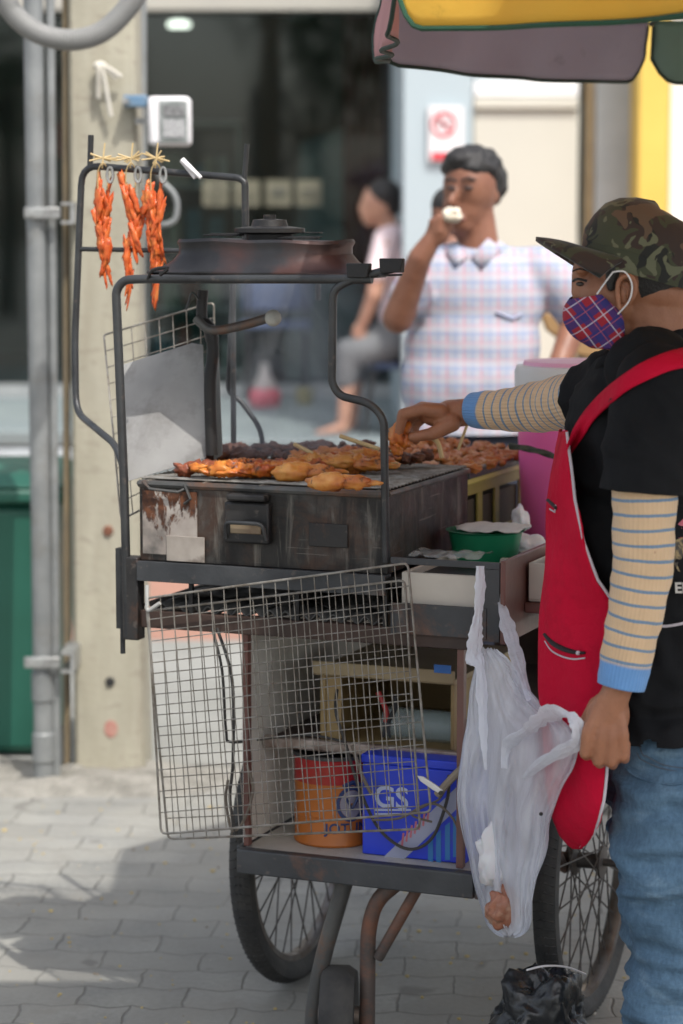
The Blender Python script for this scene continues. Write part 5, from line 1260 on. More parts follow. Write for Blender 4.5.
# ear, eye, brow, hair
mb = MB()
ec_ = V(625, 293, -.077); pts = [ec_ + Vector((x, y, z)) for x, y, z in ((-.012, .0, .012), (-.006, -.004, .026), (.008, -.008, .028), (.016, -.009, .014), (.014, -.007, -.004), (.004, -.003, -.018), (-.006, 0, -.026), (-.01, .001, -.014))]
mb.tube(catmull(pts, 5, True), .0042, 7, closed=True); mb.ball(ec_ + Vector((0, .004, 0)), (.012, .004, .02), rot=Matrix.Rotation(R(-15), 3, 'Z')); mb.tube([ec_ + Vector((-.004, -.002, .012)), ec_ + Vector((.004, -.003, .006)), ec_ + Vector((.003, -.002, -.01))], .0025, 6)
mb.build('ear', M['skinV'], vendor, angle=180)
mb = MB(); e0 = V(580, 284, -.037)
mb.ball(e0, (.007, .003, .004), 16, 10); mb.build('eye', mat('eye_dark', (.05, .035, .03), (.02, .015, .012), .2, ns=100), vendor)
mb = MB(); mb.tube(catmull([V(573, 281, -.030), V(578, 279, -.042), V(587, 281, -.046)], 4), .0024, 6); mb.tube(catmull([V(573, 271, -.030), V(580, 269, -.045), V(591, 272, -.053)], 4), .0022, 6, flat=.6); mb.build('eyebrow', M['hair'], vendor)
hc = [('e', V(648, 264), (.086, .076, .088)), ('c', V(612, 268, -.064), .012, V(611, 288, -.062), .008), ('c', V(612, 268, .064), .012, V(611, 288, .062), .008)]
ho = body('hair', scaled(hc), .005, M['hair'], vendor, smooth=3)
# cap
def camo():
    m, nt, b, out = new_mat('camouflage'); v = texco(nt)
    n1 = nz(nt, v, 17, 2, .5, .9); n2 = nz(nt, texco(nt, rot=(1, 2, .5)), 19, 2, .5, 1.1); n3 = nz(nt, texco(nt, rot=(2, .4, 1.5)), 22, 2, .5, 1.0)
    def th(f, t_): return math_(nt, 'GREATER_THAN', f, t_)
    col = mix(nt, th(n1, .51), (.045, .05, .026), (.036, .022, .018)); col = mix(nt, th(n2, .575), col, (.012, .013, .011)); col = mix(nt, th(n3, .585), col, (.12, .125, .075)); col = mix(nt, th(nz(nt, texco(nt, rot=(0, 1, 2)), 15, 2, .5, .8), .60), col, (.11, .07, .045))
    nt.links.new(col, b.inputs['Base Color']); b.inputs['Roughness'].default_value = .85; b.inputs['Sheen Weight'].default_value = .15
    bump(nt, b, nz(nt, v, 300, 2), .3, .0008); return m
M['camo'] = camo()
cb = V(641, 275); til = R(15)
fx = Vector((-math.cos(til), 0, math.sin(til))); upx = Vector((math.sin(til), 0, math.cos(til)))
rings = []
for hh, rl, rw in ((-.004, 1, 1), (.012, 1.01, 1.0), (.03, 1.02, 1.01), (.03, 1.035, 1.025), (.05, 1.03, 1.0), (.072, .98, .95), (.092, .86, .84), (.106, .66, .66), (.113, .4, .42), (.115, .12, .12)):
    rings.append([cb + upx * K * .96 * (hh + .01 * math.cos(a) * (hh / .11) + .002 * noise.noise(Vector((math.cos(a) * 2, math.sin(a) * 2, hh * 30)))) + fx * .103 * K * rl * math.cos(a) * (1 + .02 * math.sin(3 * a + hh * 40) * (hh > .03)) + Vector((0, .085 * K * rw * math.sin(a), 0)) for a in [6.28318 * i / 64 for i in range(64)]])
mb = MB(); loft(mb, rings, cap1=True); cap = mb.build('cap', M['camo'], vendor, angle=50, disp=(.0025, 20))
rows = []
for i in range(13):
    t_ = i / 12; row = []
    for j in range(33):
        s_ = -1 + 2 * j / 32; a = s_ * 1.15
        p0 = cb + fx * .099 * K * math.cos(a) + Vector((0, .084 * K * math.sin(a), 0)) + upx * .016 * K
        ext = .082 * K * max(0, math.cos(a * 1.2)) ** .55
        row.append(p0 + fx * ext * t_ + upx * (.010 * t_ - .014 * t_ * t_ - .036 * (s_ ** 2) * t_) + Vector((0, .012 * s_ * t_, 0)))
    rows.append(row)
mb = MB(); mb.grid(rows); mb.build('cap_brim', M['camo'], cap, solid=.007, angle=60)
# mask
def plaid(name, base, cols, rot, fr, useuv=False):
    m, nt, b, out = new_mat(name); v = texco(nt, rot=rot); s = sep(nt, v)
    col = base
    for ax_, w, ph, c_, fm, f_ in cols:
        x = stripe(nt, s[ax_], fr * fm, w, ph); col = mix(nt, math_(nt, 'MULTIPLY', x, f_), col, c_)
    nt.links.new(col, b.inputs['Base Color']); b.inputs['Roughness'].default_value = .8
    bump(nt, b, nz(nt, texco(nt), 12, 5), .5, .01); return m
M['maskp'] = plaid('mask_tartan', (.33, .012, .03), [(0, .45, 0, (.02, .025, .17), 1, .85), (2, .45, .1, (.02, .025, .17), 1, .85), (0, .05, .22, (.6, .55, .65), 1, .7), (2, .05, .32, (.6, .55, .65), 1, .7), (0, .04, .7, (.5, .1, .12), 1, .6), (2, .04, .8, (.5, .1, .12), 1, .6)], (0, R(38), 0), 24)
ridge = catmull([V(570, 299), V(564, 309), V(564, 322), V(573, 336), V(590, 347)], 5); ridge = ridge
edge = catmull([V(597, 293), V(608, 303), V(617, 313), V(620, 329), V(617, 347)], 5)
rows = []
for i in range(len(ridge)):
    row = []
    for j in range(25):
        s_ = -1 + 2 * j / 24; a = abs(s_)
        x = ridge[i].x + (edge[i].x - ridge[i].x) * a ** 1.7; z = ridge[i].z + (edge[i].z - ridge[i].z) * a ** 1.3
        y = VY + math.copysign(math.sin(a * math.pi / 2) ** .8, s_) * (.066 if s_ < 0 else .064) * K
        row.append(Vector((x, y, z)))
    rows.append(row)
mb = MB(); mb.grid(rows); mask = mb.build('face_mask', M['maskp'], vendor, solid=.002, angle=180)
mb = MB(); mb.tube(catmull([V(597, 294, -.068), V(604, 284, -.075), V(613, 272, -.082)], 4), .0014, 6); mb.tube(catmull([V(613, 272, -.084), V(625, 272, -.093), V(632, 285, -.095), V(629, 301, -.092), V(618, 314, -.076)], 6), .0014, 6); mb.build('ear_loop', M['signw'], mask)

# t-shirt
M['tee'] = mat('black_cotton', (.009, .0095, .011), (.013, .0135, .015), .9, ns=6, bs=.5, bscale=26, bdist=.006, spec=.15)
hem = V(650, 727).z
def folds(c):
    n1 = noise.noise(Vector((c.x * 9, c.y * 5, c.z * 4))); n2 = noise.noise(Vector((c.x * 22 + c.z * 10, c.y * 8, c.z * 9)))
    n3 = noise.noise(Vector((c.x * 14 + c.z * 16, c.y * 6, c.z * 12 - c.x * 9)))
    return .009 * n1 + .007 * (1 - abs(n2) * 2.2) * .6 + .006 * (1 - 3 * abs(n3))
sh = [('c', V(650, 372, -.10), .062, V(650, 372, .11), .062), ('e', V(643, 440), (.118, .155, .15)), ('e', V(642, 550), (.128, .142, .17)), ('e', V(650, 660), (.118, .145, .15)), ('e', V(652, 740), (.122, .165, .10)),
      ('c', V(660, 384, -.1700), .06, V(648, 440, -.1900), .062), ('c', V(648, 440, -.1900), .062, V(643, 500, -.1950), .062), ('c', V(615, 388, .15), .06, P(590, 396, 4.36), .055)]
tee = body('t_shirt', scaled(sh), .0065, M['tee'], vendor, smooth=6, disp=folds)
cut(tee, (0, 0, hem), (0, 0, -1))
sd = (V(643, 500, -.1950) - V(648, 440, -.1900)).normalized(); cc_ = V(643, 492, -.1950)
# cut only the sleeve tip: anything beyond the plane and nearer than the torso side
base = wloc(tee); bm = bmesh.new(); bm.from_mesh(tee.data)
def region_cut(test, co_, no_):
    fs = [f for f in bm.faces if test(f.calc_center_median() + base)]
    g = set(fs)
    for f in fs: g.update(f.verts); g.update(f.edges)
    bmesh.ops.bisect_plane(bm, geom=list(g), plane_co=co_ - base, plane_no=no_, clear_outer=True)
ax0 = V(648, 440, -.19); axd = (cc_ - ax0).normalized()
region_cut(lambda p: (p - ax0).dot(axd) > .04 and ((p - ax0) - axd * (p - ax0).dot(axd)).length < .09 and p.y < VY - .155 * K, cc_, axd)
ys = P(586, 396, 4.37); yd = (P(545, 406, 4.50) - P(615, 388, 4.30)).normalized()
region_cut(lambda p: (p - ys).length < .085, ys, yd)
bm.to_mesh(tee.data); bm.free()
q = tee.modifiers.new('s', 'SOLIDIFY'); q.thickness = .003; q.offset = 1
T = bvh_of(tee)
# collar ring
mb = MB(); cpt = catmull([V(597, 372, 0), V(606, 360, -.06), V(640, 349, -.082), V(678, 335, -.05), V(690, 332, 0), V(678, 335, .05), V(640, 349, .082), V(606, 360, .06)], 6, True); mb.tube(cpt, .0085, 8, closed=True, flat=1.2); mb.build('collar', M['tee'], tee, angle=180)
# sleeves (striped arm covers)
def sleeve_mat():
    m, nt, b, out = new_mat('striped_knit')
    uv = nt.nodes.new('ShaderNodeUVMap'); s = sep(nt, uv.outputs[0])
    wob = math_(nt, 'ADD', s[1], math_(nt, 'MULTIPLY', math_(nt, 'SUBTRACT', nz(nt, texco(nt), 12, 3), .5), .006))
    f = stripe(nt, wob, 1 / .0245, .2)
    base = ramp(nt, nz(nt, texco(nt), 20, 4), [(.3, (.70, .49, .30)), (.7, (.62, .43, .26))])
    col = mix(nt, f, base, (.16, .25, .36))
    cuff = math_(nt, 'GREATER_THAN', s[1], s[2]); 
    cf = nt.nodes.new('ShaderNodeAttribute'); cf.attribute_name = 'cuff'
    col = mix(nt, cf.outputs['Fac'], col, (.13, .30, .60))
    dots = ramp(nt, nz(nt, texco(nt), 45, 3), [(.72, (0, 0, 0)), (.76, (.5, .5, .5))]); col = mix(nt, dots, col, (.3, .12, .08))
    nt.links.new(col, b.inputs['Base Color']); b.inputs['Roughness'].default_value = .85; b.inputs['Sheen Weight'].default_value = .2
    wv = math_(nt, 'SINE', math_(nt, 'MULTIPLY', s[0], 260)); bump(nt, b, math_(nt, 'ADD', math_(nt, 'MULTIPLY', wv, .25), nz(nt, texco(nt), 25, 5)), .5, .0035)
    return m
M['sleeve'] = sleeve_mat()
def sleeve(name, pts, rs, cufflen, phase, nn=40):
    cp = catmull(pts, 12); rr_ = []
    for i in range(len(cp)):
        f_ = i / 12; a = min(int(f_), len(rs) - 2); rr_.append(K * (rs[a] + (rs[a + 1] - rs[a]) * (f_ - a)))
    rings = []; L = [0]
    for i in range(1, len(cp)): L.append(L[-1] + (cp[i] - cp[i - 1]).length)
    up = None
    for i, p in enumerate(cp):
        t_ = (cp[min(i + 1, len(cp) - 1)] - cp[max(i - 1, 0)]).normalized()
        sd_ = t_.cross(Vector((0, 1, 0))).normalized(); n_ = sd_.cross(t_).normalized()
        rings.append([p + (sd_ * math.cos(6.28318 * j / nn) + n_ * math.sin(6.28318 * j / nn)) * rr_[i] * (1 + .07 * noise.noise(Vector((math.cos(6.28318 * j / nn) * 1.5, math.sin(6.28318 * j / nn) * 1.5, L[i] * 40))) + .02 * noise.noise(Vector((p.x * 40, j * .3, L[i] * 90)))) for j in range(nn)])
    mb = MB(); loft(mb, rings); o_ = mb.build(name, M['sleeve'], vendor, angle=180)
    me = o_.data; uvl = me.uv_layers.new(name='UVMap'); at = me.attributes.new('cuff', 'FLOAT', 'POINT')
    for i in range(len(cp)):
        for j in range(nn): at.data[i * nn + j].value = 1.0 if L[i] > L[-1] - cufflen else 0.0
    for lp_ in me.loops:
        i, j = divmod(lp_.vertex_index, nn); uvl.data[lp_.index].uv = (j / nn, L[i] + phase)
    q = o_.modifiers.new('s', 'SOLIDIFY'); q.thickness = .0025; q.offset = 1
    return o_
sleeve('arm_sleeve', [V(647, 440, -.1900), V(644, 475, -.1920), V(644, 520, -.1950), V(643, 560, -.1970), V(637, 605, -.1970), V(629, 645, -.1950), V(621, 686, -.1950)], [.047, .0495, .0475, .046, .0425, .040, .036], .042, .004)
sleeve('arm_sleeve', [P(608, 394, 4.33), P(590, 396, 4.37), P(560, 403, 4.47), P(535, 407, 4.53), P(505, 410, 4.59), P(474, 410, 4.65)], [.050, .049, .046, .0425, .036, .030], .043, .01)

# apron
M['apron'] = mat('red_apron', (.56, .004, .034), (.47, .003, .028), .75, ns=5, bs=.5, bscale=11, bdist=.025, spec=.15, stain=(.30, .004, .02), stain_s=6, stain_at=(.55, .8))
M['piping'] = mat('pale_piping', (.55, .5, .55), (.48, .44, .48), .7)
rowsd = [(432, 567, 561), (450, 569, 556), (475, 572, 551), (500, 575, 548), (540, 583, 546), (580, 598, 544), (612, 620, 542), (650, 628, 540), (690, 622, 541), (730, 610, 545), (765, 607, 548), (800, 606, 551), (820, 603, 555), (834, 598, 561), (843, 590, 570), (847, 584, 577)]
rows = []; nc = 33
dense = []
for i in range(len(rowsd) - 1):
    for q_ in range(3):
        t_ = q_ / 3; dense.append(tuple(rowsd[i][k_] * (1 - t_) + rowsd[i + 1][k_] * t_ for k_ in range(3)))
dense.append(rowsd[-1])
nearp = []
for (py, xn, xf) in dense:
    row = []; wn = K * (.155 if py > 520 else .10 + .048 * (py - 432) / 88) * (1 if py < 800 else max(.25, 1 - ((py - 800) / 47) ** 2 * .75))
    for j in range(nc):
        s_ = -1 + 2 * j / (nc - 1); a = abs(s_)
        pxx = xf + (xn - xf) * a ** 2.0; yy = VY + wn * s_
        fold = .006 * math.sin(s_ * 9 + py * .012) * min(1, max(0, (py - 600) / 120)) + .004 * noise.noise(Vector((s_ * 3, py * .02, 0)))
        p = P(pxx, py, VY - wn * a) if s_ < 0 else Vector((P(pxx, py, VY).x + .0, VY, P(pxx, py, VY - wn * a * 0).z))
        row.append(Vector((p.x - fold, yy, p.z)))
    rows.append(row)
mb = MB(); mb.grid(rows); apron = mb.build('apron', M['apron'], vendor, solid=.0025, angle=180, disp=(.007, 9))
A = bvh_of(apron)
mb = MB(); mb.tube([r_[0] + Vector((0, -.001, 0)) for r_ in rows] , .0026, 6); mb.build('piping', M['piping'], apron)
# strap over shoulder and neck
up_ = [(566, 447), (573, 430), (584, 412), (598, 396), (615, 381), (640, 364), (665, 353), (690, 346)]
lo_ = [(568, 458), (583, 437), (594, 420), (608, 406), (626, 391), (650, 379), (672, 370), (694, 366)]
pu = catmull([Vector((x, y, 0)) for x, y in up_], 4); pl2 = catmull([Vector((x, y, 0)) for x, y in lo_], 4)
rr2 = []
for a_, b2 in zip(pu, pl2):
    rr2.append([proj(T, a_.lerp(b2, j / 4).x, a_.lerp(b2, j / 4).y, .012, 4.02) for j in range(5)])
for _ in range(5):
    for i in range(1, len(rr2) - 1):
        for j in range(5): 
            d0 = (rr2[i - 1][j].y + rr2[i + 1][j].y) / 2
            if d0 < rr2[i][j].y: 
                p_ = rr2[i][j]; rr2[i][j] = CAM + (p_ - CAM) * (d0 / p_.y)
mb = MB(); mb.grid(rr2); mb.build('strap', M['apron'], apron, solid=.003, angle=180)
# pocket zip, small upper pocket
def on_surf(t, pts, off): return [proj(t, x, y, off, 4.02) for x, y in pts]
mb = MB(); c1 = catmull(on_surf(A, [(545, 634), (552, 642), (562, 648), (574, 652), (585, 653)], .004), 4); mb.tube(c1, [.004 + .004 * math.sin(math.pi * min(1, (i + 1) / len(c1))) for i in range(len(c1))], 7, flat=.5); mb.build('pocket_zip', M['black'], apron)
mb = MB(); mb.tube(catmull(on_surf(A, [(545, 641), (551, 650), (561, 656), (573, 659), (585, 658)], .003), 4), .0016, 6); mb.ball(proj(A, 578, 653, .009), (.004, .003, .004)); mb.build('pocket_trim', M['piping'], apron)
mb = MB(); mb.tube(on_surf(A, [(549, 500), (553, 504), (557, 508)], .004), .006, 7, flat=.5); mb.build('phone_pocket', M['black'], apron)
mb = MB(); mb.tube(on_surf(A, [(550, 509), (555, 512), (556, 505)], .004), .0018, 6); mb.build('pocket_trim', M['piping'], apron)
mb = MB(); mb.tube(catmull(on_surf(T, [(656, 626), (668, 626), (684, 623), (700, 618)], .006), 4), .0026, 6); mb.build('tie_string', M['piping'], apron)
# prints on the shirt
def flat_on(name, t, polys, m_, off=.004, par=None):
    mb = MB()
    for pl_ in polys:
        q_ = on_surf(t, pl_, off); mb.add(q_, [tuple(range(len(q_)))])
    return mb.build(name, m_, par or tee, angle=None)
M['gold'] = mat('print_gold', (.30, .22, .10), (.05, .04, .03), .6, ns=90, lo=.45, hi=.55); M['printwhite'] = mat('print_white', (.6, .58, .55), (.5, .48, .46), .6); M['printpink'] = mat('print_pink', (.5, .12, .16), (.45, .1, .14), .6)
flat_on('badge_print', T, [[(683, 519), (677, 525), (673, 534), (673, 540), (684, 537), (696, 530), (696, 519)]], M['printpink'], .0035)
flat_on('crest_print', T, [[(673, 541), (671, 552), (673, 562), (678, 571), (690, 574), (696, 560), (696, 532), (684, 537)]], M['gold'], .0045)
flat_on('chest_print', T, [[(572, 462), (577, 457), (579, 459), (574, 470)], [(571, 468), (575, 471), (574, 478), (571, 474)]], M['printwhite'], .004); flat_on('chest_print', T, [[(575, 465), (578, 461), (578, 470), (575, 474)]], M['printpink'], .004)
tp = proj(T, 674, 592, .012); tq = proj(T, 690, 591, .012); tr_ = proj(T, 674, 578, .012); tq.y = tr_.y = tp.y = min(tp.y, tq.y, tr_.y)
text('lettering', 'ER', M['printwhite'], tp, tq - tp, tr_ - tp, .018, tee, ext=.001, bold=.03)
# jeans
def denim():
    m, nt, b, out = new_mat('denim'); v = texco(nt)
    col = ramp(nt, nz(nt, texco(nt, scale=(1, 1, .6)), 5, 6, .6), [(.3, (.045, .095, .155)), (.5, (.09, .17, .26)), (.72, (.18, .28, .37))])
    w = nt.nodes.new('ShaderNodeTexWave'); w.inputs['Scale'].default_value = 260; w.inputs['Distortion'].default_value = 1.5; nt.links.new(texco(nt, rot=(0, R(35), 0)), w.inputs['Vector'])
    col = mix(nt, .25, col, ramp(nt, w.outputs['Fac'], [(0, (.6, .6, .6)), (1, (1.2, 1.2, 1.2))]), 'MULTIPLY')
    wr = ramp(nt, nz(nt, texco(nt, scale=(1.2, 1.2, 4.5), rot=(0, .25, 0)), 6, 5, .6, .6), [(.54, (0, 0, 0)), (.66, (.3, .3, .3))]); col = mix(nt, wr, col, (.24, .34, .41))
    col = mix(nt, .6, col, ramp(nt, nz(nt, texco(nt, scale=(1, 1, .35)), 170, 3, .7), [(.3, (.6, .62, .66)), (.7, (1.3, 1.28, 1.25))]), 'MULTIPLY')
    nt.links.new(col, b.inputs['Base Color']); b.inputs['Roughness'].default_value = .85
    bump(nt, b, nz(nt, texco(nt, scale=(1, 1, 3.5), rot=(0, .3, 0)), 9, 7, .6, .4), .7, .012); return m
M['denim'] = denim()
def jf(c):
    n1 = noise.noise(Vector((c.x * 8 + c.z * 6, c.y * 6, c.z * 24))); n2 = noise.noise(Vector((c.x * 10, c.y * 6, c.z * 11 + 4)))
    kk = 1.0 if c.z < .75 else .4
    return kk * (.016 * (1 - 3 * abs(n1)) * .7 + .008 * n2 + .010 * (1 - 3.2 * abs(noise.noise(Vector((c.x * 9 - c.z * 13, c.y * 5, c.z * 17 + c.x * 8))))) * .6)
jn = [('e', V(657, 742), (.104, .130, .085)), ('c', V(665, 795, -.062), .088, V(671, 860, -.075), .088), ('c', V(671, 860, -.075), .086, V(674, 930, -.07), .073), ('c', V(674, 930, -.07), .073, V(672, 1010, -.07), .071), ('c', V(672, 1010, -.07), .07, ankN + Vector((0, 0, .0)), .06),
      ('c', V(660, 790, .075), .082, V(668, 870, .1), .08), ('c', V(668, 870, .1), .08, V(668, 1000, .12), .068), ('c', V(668, 1000, .12), .068, ankF, .06)]
jeans = body('jeans', scaled(jn), .0065, M['denim'], vendor, smooth=4, disp=jf)
cut(jeans, (0, 0, .07), (0, 0, -1))
J = bvh_of(jeans)
M['stitch'] = mat('dark_stitch', (.09, .12, .16), (.07, .09, .12), .8)
mb = MB()
for off in (0, 4): mb.tube(catmull(on_surf(J, [(633 + off, 735), (638 + off, 755 - off * .4), (644 + off, 761 - off), (664, 769 - off), (690, 773 - off)], .002), 5), .0012, 5)
mb.build('pocket_stitching', M['stitch'], jeans)
mb = MB(); mb.tube(catmull(on_surf(J, [(628, 770), (640, 778), (665, 784), (690, 783)], .001), 5), .0035, 6, flat=.5); mb.build('seam', M['denim'], jeans)
M['shoe'] = mat('dark_sandal', (.03, .028, .026), (.05, .045, .04), .6)
for a_ in (ankN, ankF):
    mb = MB(); n_ = 28; base_ = a_ + Vector((-.05, 0, -.09))
    mb.prism([base_ + Vector((.135 * math.cos(6.28318 * i / n_), .048 * math.sin(6.28318 * i / n_) * (1 - .15 * math.cos(6.28318 * i / n_)), .001)) for i in range(n_)], (0, 0, .022))
    mb.tube([base_ + Vector((-.03, -.046, .02)), base_ + Vector((-.035, -.03, .065)), base_ + Vector((-.035, .03, .065)), base_ + Vector((-.03, .046, .02))], .011, 8, flat=.5); mb.build('sandal', M['shoe'], vendor, bevel=.004)
# meat in the fingers
c = H(401, 437, .0); o = thing('grilled_meat', c, 'orange grilled chicken piece held in the fingers of the vendor above the grill', 'meat')
mb = MB(); lump(mb, c + Vector((-.004, 0, .006)), (.018, .02, .028), Matrix.Rotation(.4, 3, 'Y'), 3.3, .4, 2.2); lump(mb, c + Vector((-.008, 0, -.018)), (.013, .016, .018), None, 5.1, .4, 2.2); lump(mb, c + Vector((.008, 0, -.006)), (.013, .015, .016), None, 8.1, .4, 2.2); mb.build('meat', M['chick'], o, angle=180)
mb = MB(); mb.tube([c + Vector((.004, 0, .02)), c + Vector((-.02, 0, -.028))], .002, 6); mb.build('stick', M['stick'], o)

# ---------------------------------------------------------------- BYSTANDER in plaid shirt
BY = 6.85
man = thing('person', (P(470, 500, BY).x, BY, .09), 'stout man in a pale plaid short-sleeved shirt eating with one hand raised', 'person')
def Bp(px, py, dy=0): return P(px, py, BY + dy)
caps = [('e', Bp(470, 186), (.076, .092, .105)), ('e', Bp(466, 208), (.067, .08, .08)), ('e', Bp(462, 225, -.02), (.048, .055, .035)), ('e', Bp(451, 202, -.083), (.013, .018, .020)), ('c', Bp(454, 190, -.078), .010, Bp(451, 202, -.09), .012),
        ('e', Bp(496, 195, .0), (.010, .022, .028)), ('e', Bp(457, 218, -.075), (.022, .012, .009)),
        ('c', Bp(475, 215), .056, Bp(479, 255), .062), ('e', Bp(475, 300), (.16, .1, .15)), ('e', Bp(472, 380), (.17, .12, .18)),
        ('c', Bp(426, 268, -.02), .046, Bp(398, 318, -.12), .044), ('c', Bp(398, 318, -.12), .045, Bp(420, 258, -.2), .034), ('c', Bp(420, 258, -.2), .034, Bp(433, 238, -.21), .026),
        ('c', Bp(535, 270), .045, Bp(578, 318, .02), .042), ('c', Bp(578, 315, .02), .042, Bp(556, 372, -.1), .03), ('e', Bp(545, 395, -.12), (.03, .03, .04)),
        ('c', Bp(450, 470), .09, Vector((Bp(445, 600).x, BY - .02, .5)), .06), ('c', Vector((Bp(445, 600).x, BY - .02, .5)), .06, Vector((Bp(445, 600).x, BY, .17)), .042),
        ('c', Bp(492, 470), .09, Vector((Bp(500, 600).x, BY - .02, .5)), .06), ('c', Vector((Bp(500, 600).x, BY - .02, .5)), .06, Vector((Bp(500, 600).x, BY, .17)), .042),
        ('e', Bp(438, 233, -.215), (.034, .022, .036))]
for i, (tx, ty) in enumerate(((449, 220), (447, 224), (444, 229), (443, 234))):
    kx, ky = 432 + i * 1.5, 222 + i * 5; caps += [('c', Bp(436, 233, -.21), .014, Bp(kx, ky, -.225), .0125), ('c', Bp(kx, ky, -.225), .0118, Bp((kx + tx) / 2, ty - 4, -.235), .011), ('c', Bp((kx + tx) / 2, ty - 4, -.235), .011, Bp(tx + 2, ty, -.225), .0095)]
caps += [('c', Bp(441, 238, -.22), .014, Bp(451, 228, -.215), .011)]
for x_ in (445, 500): caps += [('c', Vector((Bp(x_, 600).x, BY + .02, .13)), .035, Vector((Bp(x_, 600).x, BY - .14, .12)), .025)]
body('body', caps, .008, M['skinB'], man, smooth=2)
hc = [('e', Bp(472, 167, .012), (.085, .1, .062)), ('e', Bp(465, 160, -.03), (.06, .055, .035)), ('e', Bp(483, 182, .04), (.070, .078, .078)), ('c', Bp(494, 180), .014, Bp(495, 196), .009)]
body('hair', hc, .008, M['hair'], man, smooth=2, disp=lambda c: .010 * noise.noise(c * 38))
mb = MB()
for x0, x1, y_ in ((447, 456, 188), (463, 474, 188)): mb.ball(Bp((x0 + x1) / 2, y_, -.092), (.014, .008, .005))
mb.build('eyes', mat('eyes_dark', (.03, .02, .018)), man)
mb = MB()
for x0, x1, y_ in ((446, 456, 180), (462, 475, 179)): mb.tube([Bp(x0, y_ + 1, -.090), Bp((x0 + x1) / 2, y_ - 1, -.1), Bp(x1, y_ + 1, -.088)], .004, 6)
mb.build('eyebrows', M['hair'], man)
mb = MB(); mb.tube([Bp(449, 219, -.088), Bp(457, 217, -.094), Bp(465, 220, -.088)], .004, 6); mb.build('mouth', mat('lips', (.22, .08, .06)), man)
M['plaid'] = plaid('pale_plaid', (.35, .36, .42), [(0, .5, 0, (.43, .42, .47), 1, .5), (0, .16, .1, (.22, .29, .45), 1, .5), (0, .12, .6, (.50, .18, .22), 1, .6), (2, .16, .2, (.22, .29, .45), 1, .6), (2, .12, .7, (.50, .20, .24), 1, .55), (2, .4, 0, (.46, .45, .48), 1, .4)], (0, 0, 0), 21)
shc = [('c', Bp(430, 266, -.0), .062, Bp(530, 266, .02), .062), ('c', Bp(458, 258), .05, Bp(495, 256), .05), ('e', Bp(477, 305), (.19, .125, .18)), ('e', Bp(474, 345), (.195, .14, .18)), ('e', Bp(471, 385), (.20, .15, .2)), ('e', Bp(470, 430), (.20, .15, .16)), ('e', Bp(470, 470), (.20, .15, .12)),
       ('c', Bp(427, 268, -.02), .064, Bp(409, 298, -.08), .060), ('c', Bp(538, 268, .01), .066, Bp(560, 285, .01), .07), ('c', Bp(560, 285, .01), .07, Bp(580, 318, .02), .062)]
shirt = body('plaid_shirt', shc, .012, M['plaid'], man, smooth=4, disp=lambda c: .012 * noise.noise(Vector((c.x * 7, c.y * 7, c.z * 5))))
cut(shirt, (0, 0, Bp(470, 431).z), (0, 0, -1))
S_ = bvh_of(shirt)
for pl_ in ([(456, 243), (446, 252), (456, 266), (468, 256)], [(488, 238), (471, 256), (482, 268), (503, 250)]):
    q_ = [proj(S_, x, y, .012, BY - .08) for x, y in pl_]; mb = MB(); mb.grid([[q_[0], q_[3]], [q_[1], q_[2]]]); mb.build('collar_flap', M['plaid'], shirt, solid=.005)
mb = MB()
c1 = on_surf(S_, [(496, 312), (512, 319), (522, 314)], .006); mb.tube(c1, .0035, 5); mb.build('pocket_edge', mat('pocket_blue', (.35, .37, .5)), shirt)  # pocket edge drawn as a thin blue-grey line
M['navy'] = mat('navy_trousers', (.02, .024, .04), (.028, .03, .048), .85, ns=5)
tr = [('e', Bp(471, 455), (.18, .135, .12)), ('c', Bp(450, 470), .105, Vector((Bp(445, 600).x, BY - .02, .5)), .08), ('c', Vector((Bp(445, 600).x, BY - .02, .5)), .08, Vector((Bp(445, 600).x, BY, .19)), .065), ('c', Bp(492, 470), .105, Vector((Bp(500, 600).x, BY - .02, .5)), .08), ('c', Vector((Bp(500, 600).x, BY - .02, .5)), .08, Vector((Bp(500, 600).x, BY, .19)), .065)]
body('trousers', tr, .014, M['navy'], man, smooth=3)
for x_ in (445, 500):
    mb = MB(); c = Vector((Bp(x_, 600).x, BY - .06, .1)); mb.ball(c + Vector((0, 0, .03)), (.05, .13, .05)); mb.box(c.x - .045, c.x + .045, c.y - .12, c.y + .12, .091, .11); mb.build('shoe', M['shoe'], man)
c = Bp(452, 215, -.235); tag(link('snack', crumple(c, (.03, .018, .022), 6.2, .3), mat('snack_cream', (.72, .66, .55), (.6, .52, .4), .7), loc=c, angle=180), 'pale snack held at the mouth of the man in the plaid shirt', 'snack')

# ---------------------------------------------------------------- person half hidden behind him
QY = 7.6
def Qp(px, py, dy=0): return P(px, py, QY + dy)
p3 = thing('person', (Qp(440, 300).x, QY, 0), 'dark-haired person almost hidden behind the man in the plaid shirt', 'person')
fx_ = Qp(445, 300).x
body('body', [('e', Qp(447, 212), (.050, .06, .07)), ('c', Qp(444, 228), .045, Qp(450, 258), .05), ('e', Qp(455, 300), (.15, .1, .2)), ('e', Qp(460, 390), (.14, .1, .2)), ('c', Qp(450, 450), .08, Vector((fx_, QY, .08)), .045), ('c', Qp(475, 450), .08, Vector((fx_ + .15, QY, .08)), .045), ('c', Vector((fx_, QY, .05)), .035, Vector((fx_, QY - .14, .035)), .028), ('c', Vector((fx_ + .15, QY, .05)), .035, Vector((fx_ + .15, QY - .14, .035)), .028)], .012, M['skinB'], p3, smooth=2)
body('hair', [('e', Qp(449, 205), (.056, .062, .058))], .01, M['hair'], p3, smooth=1)
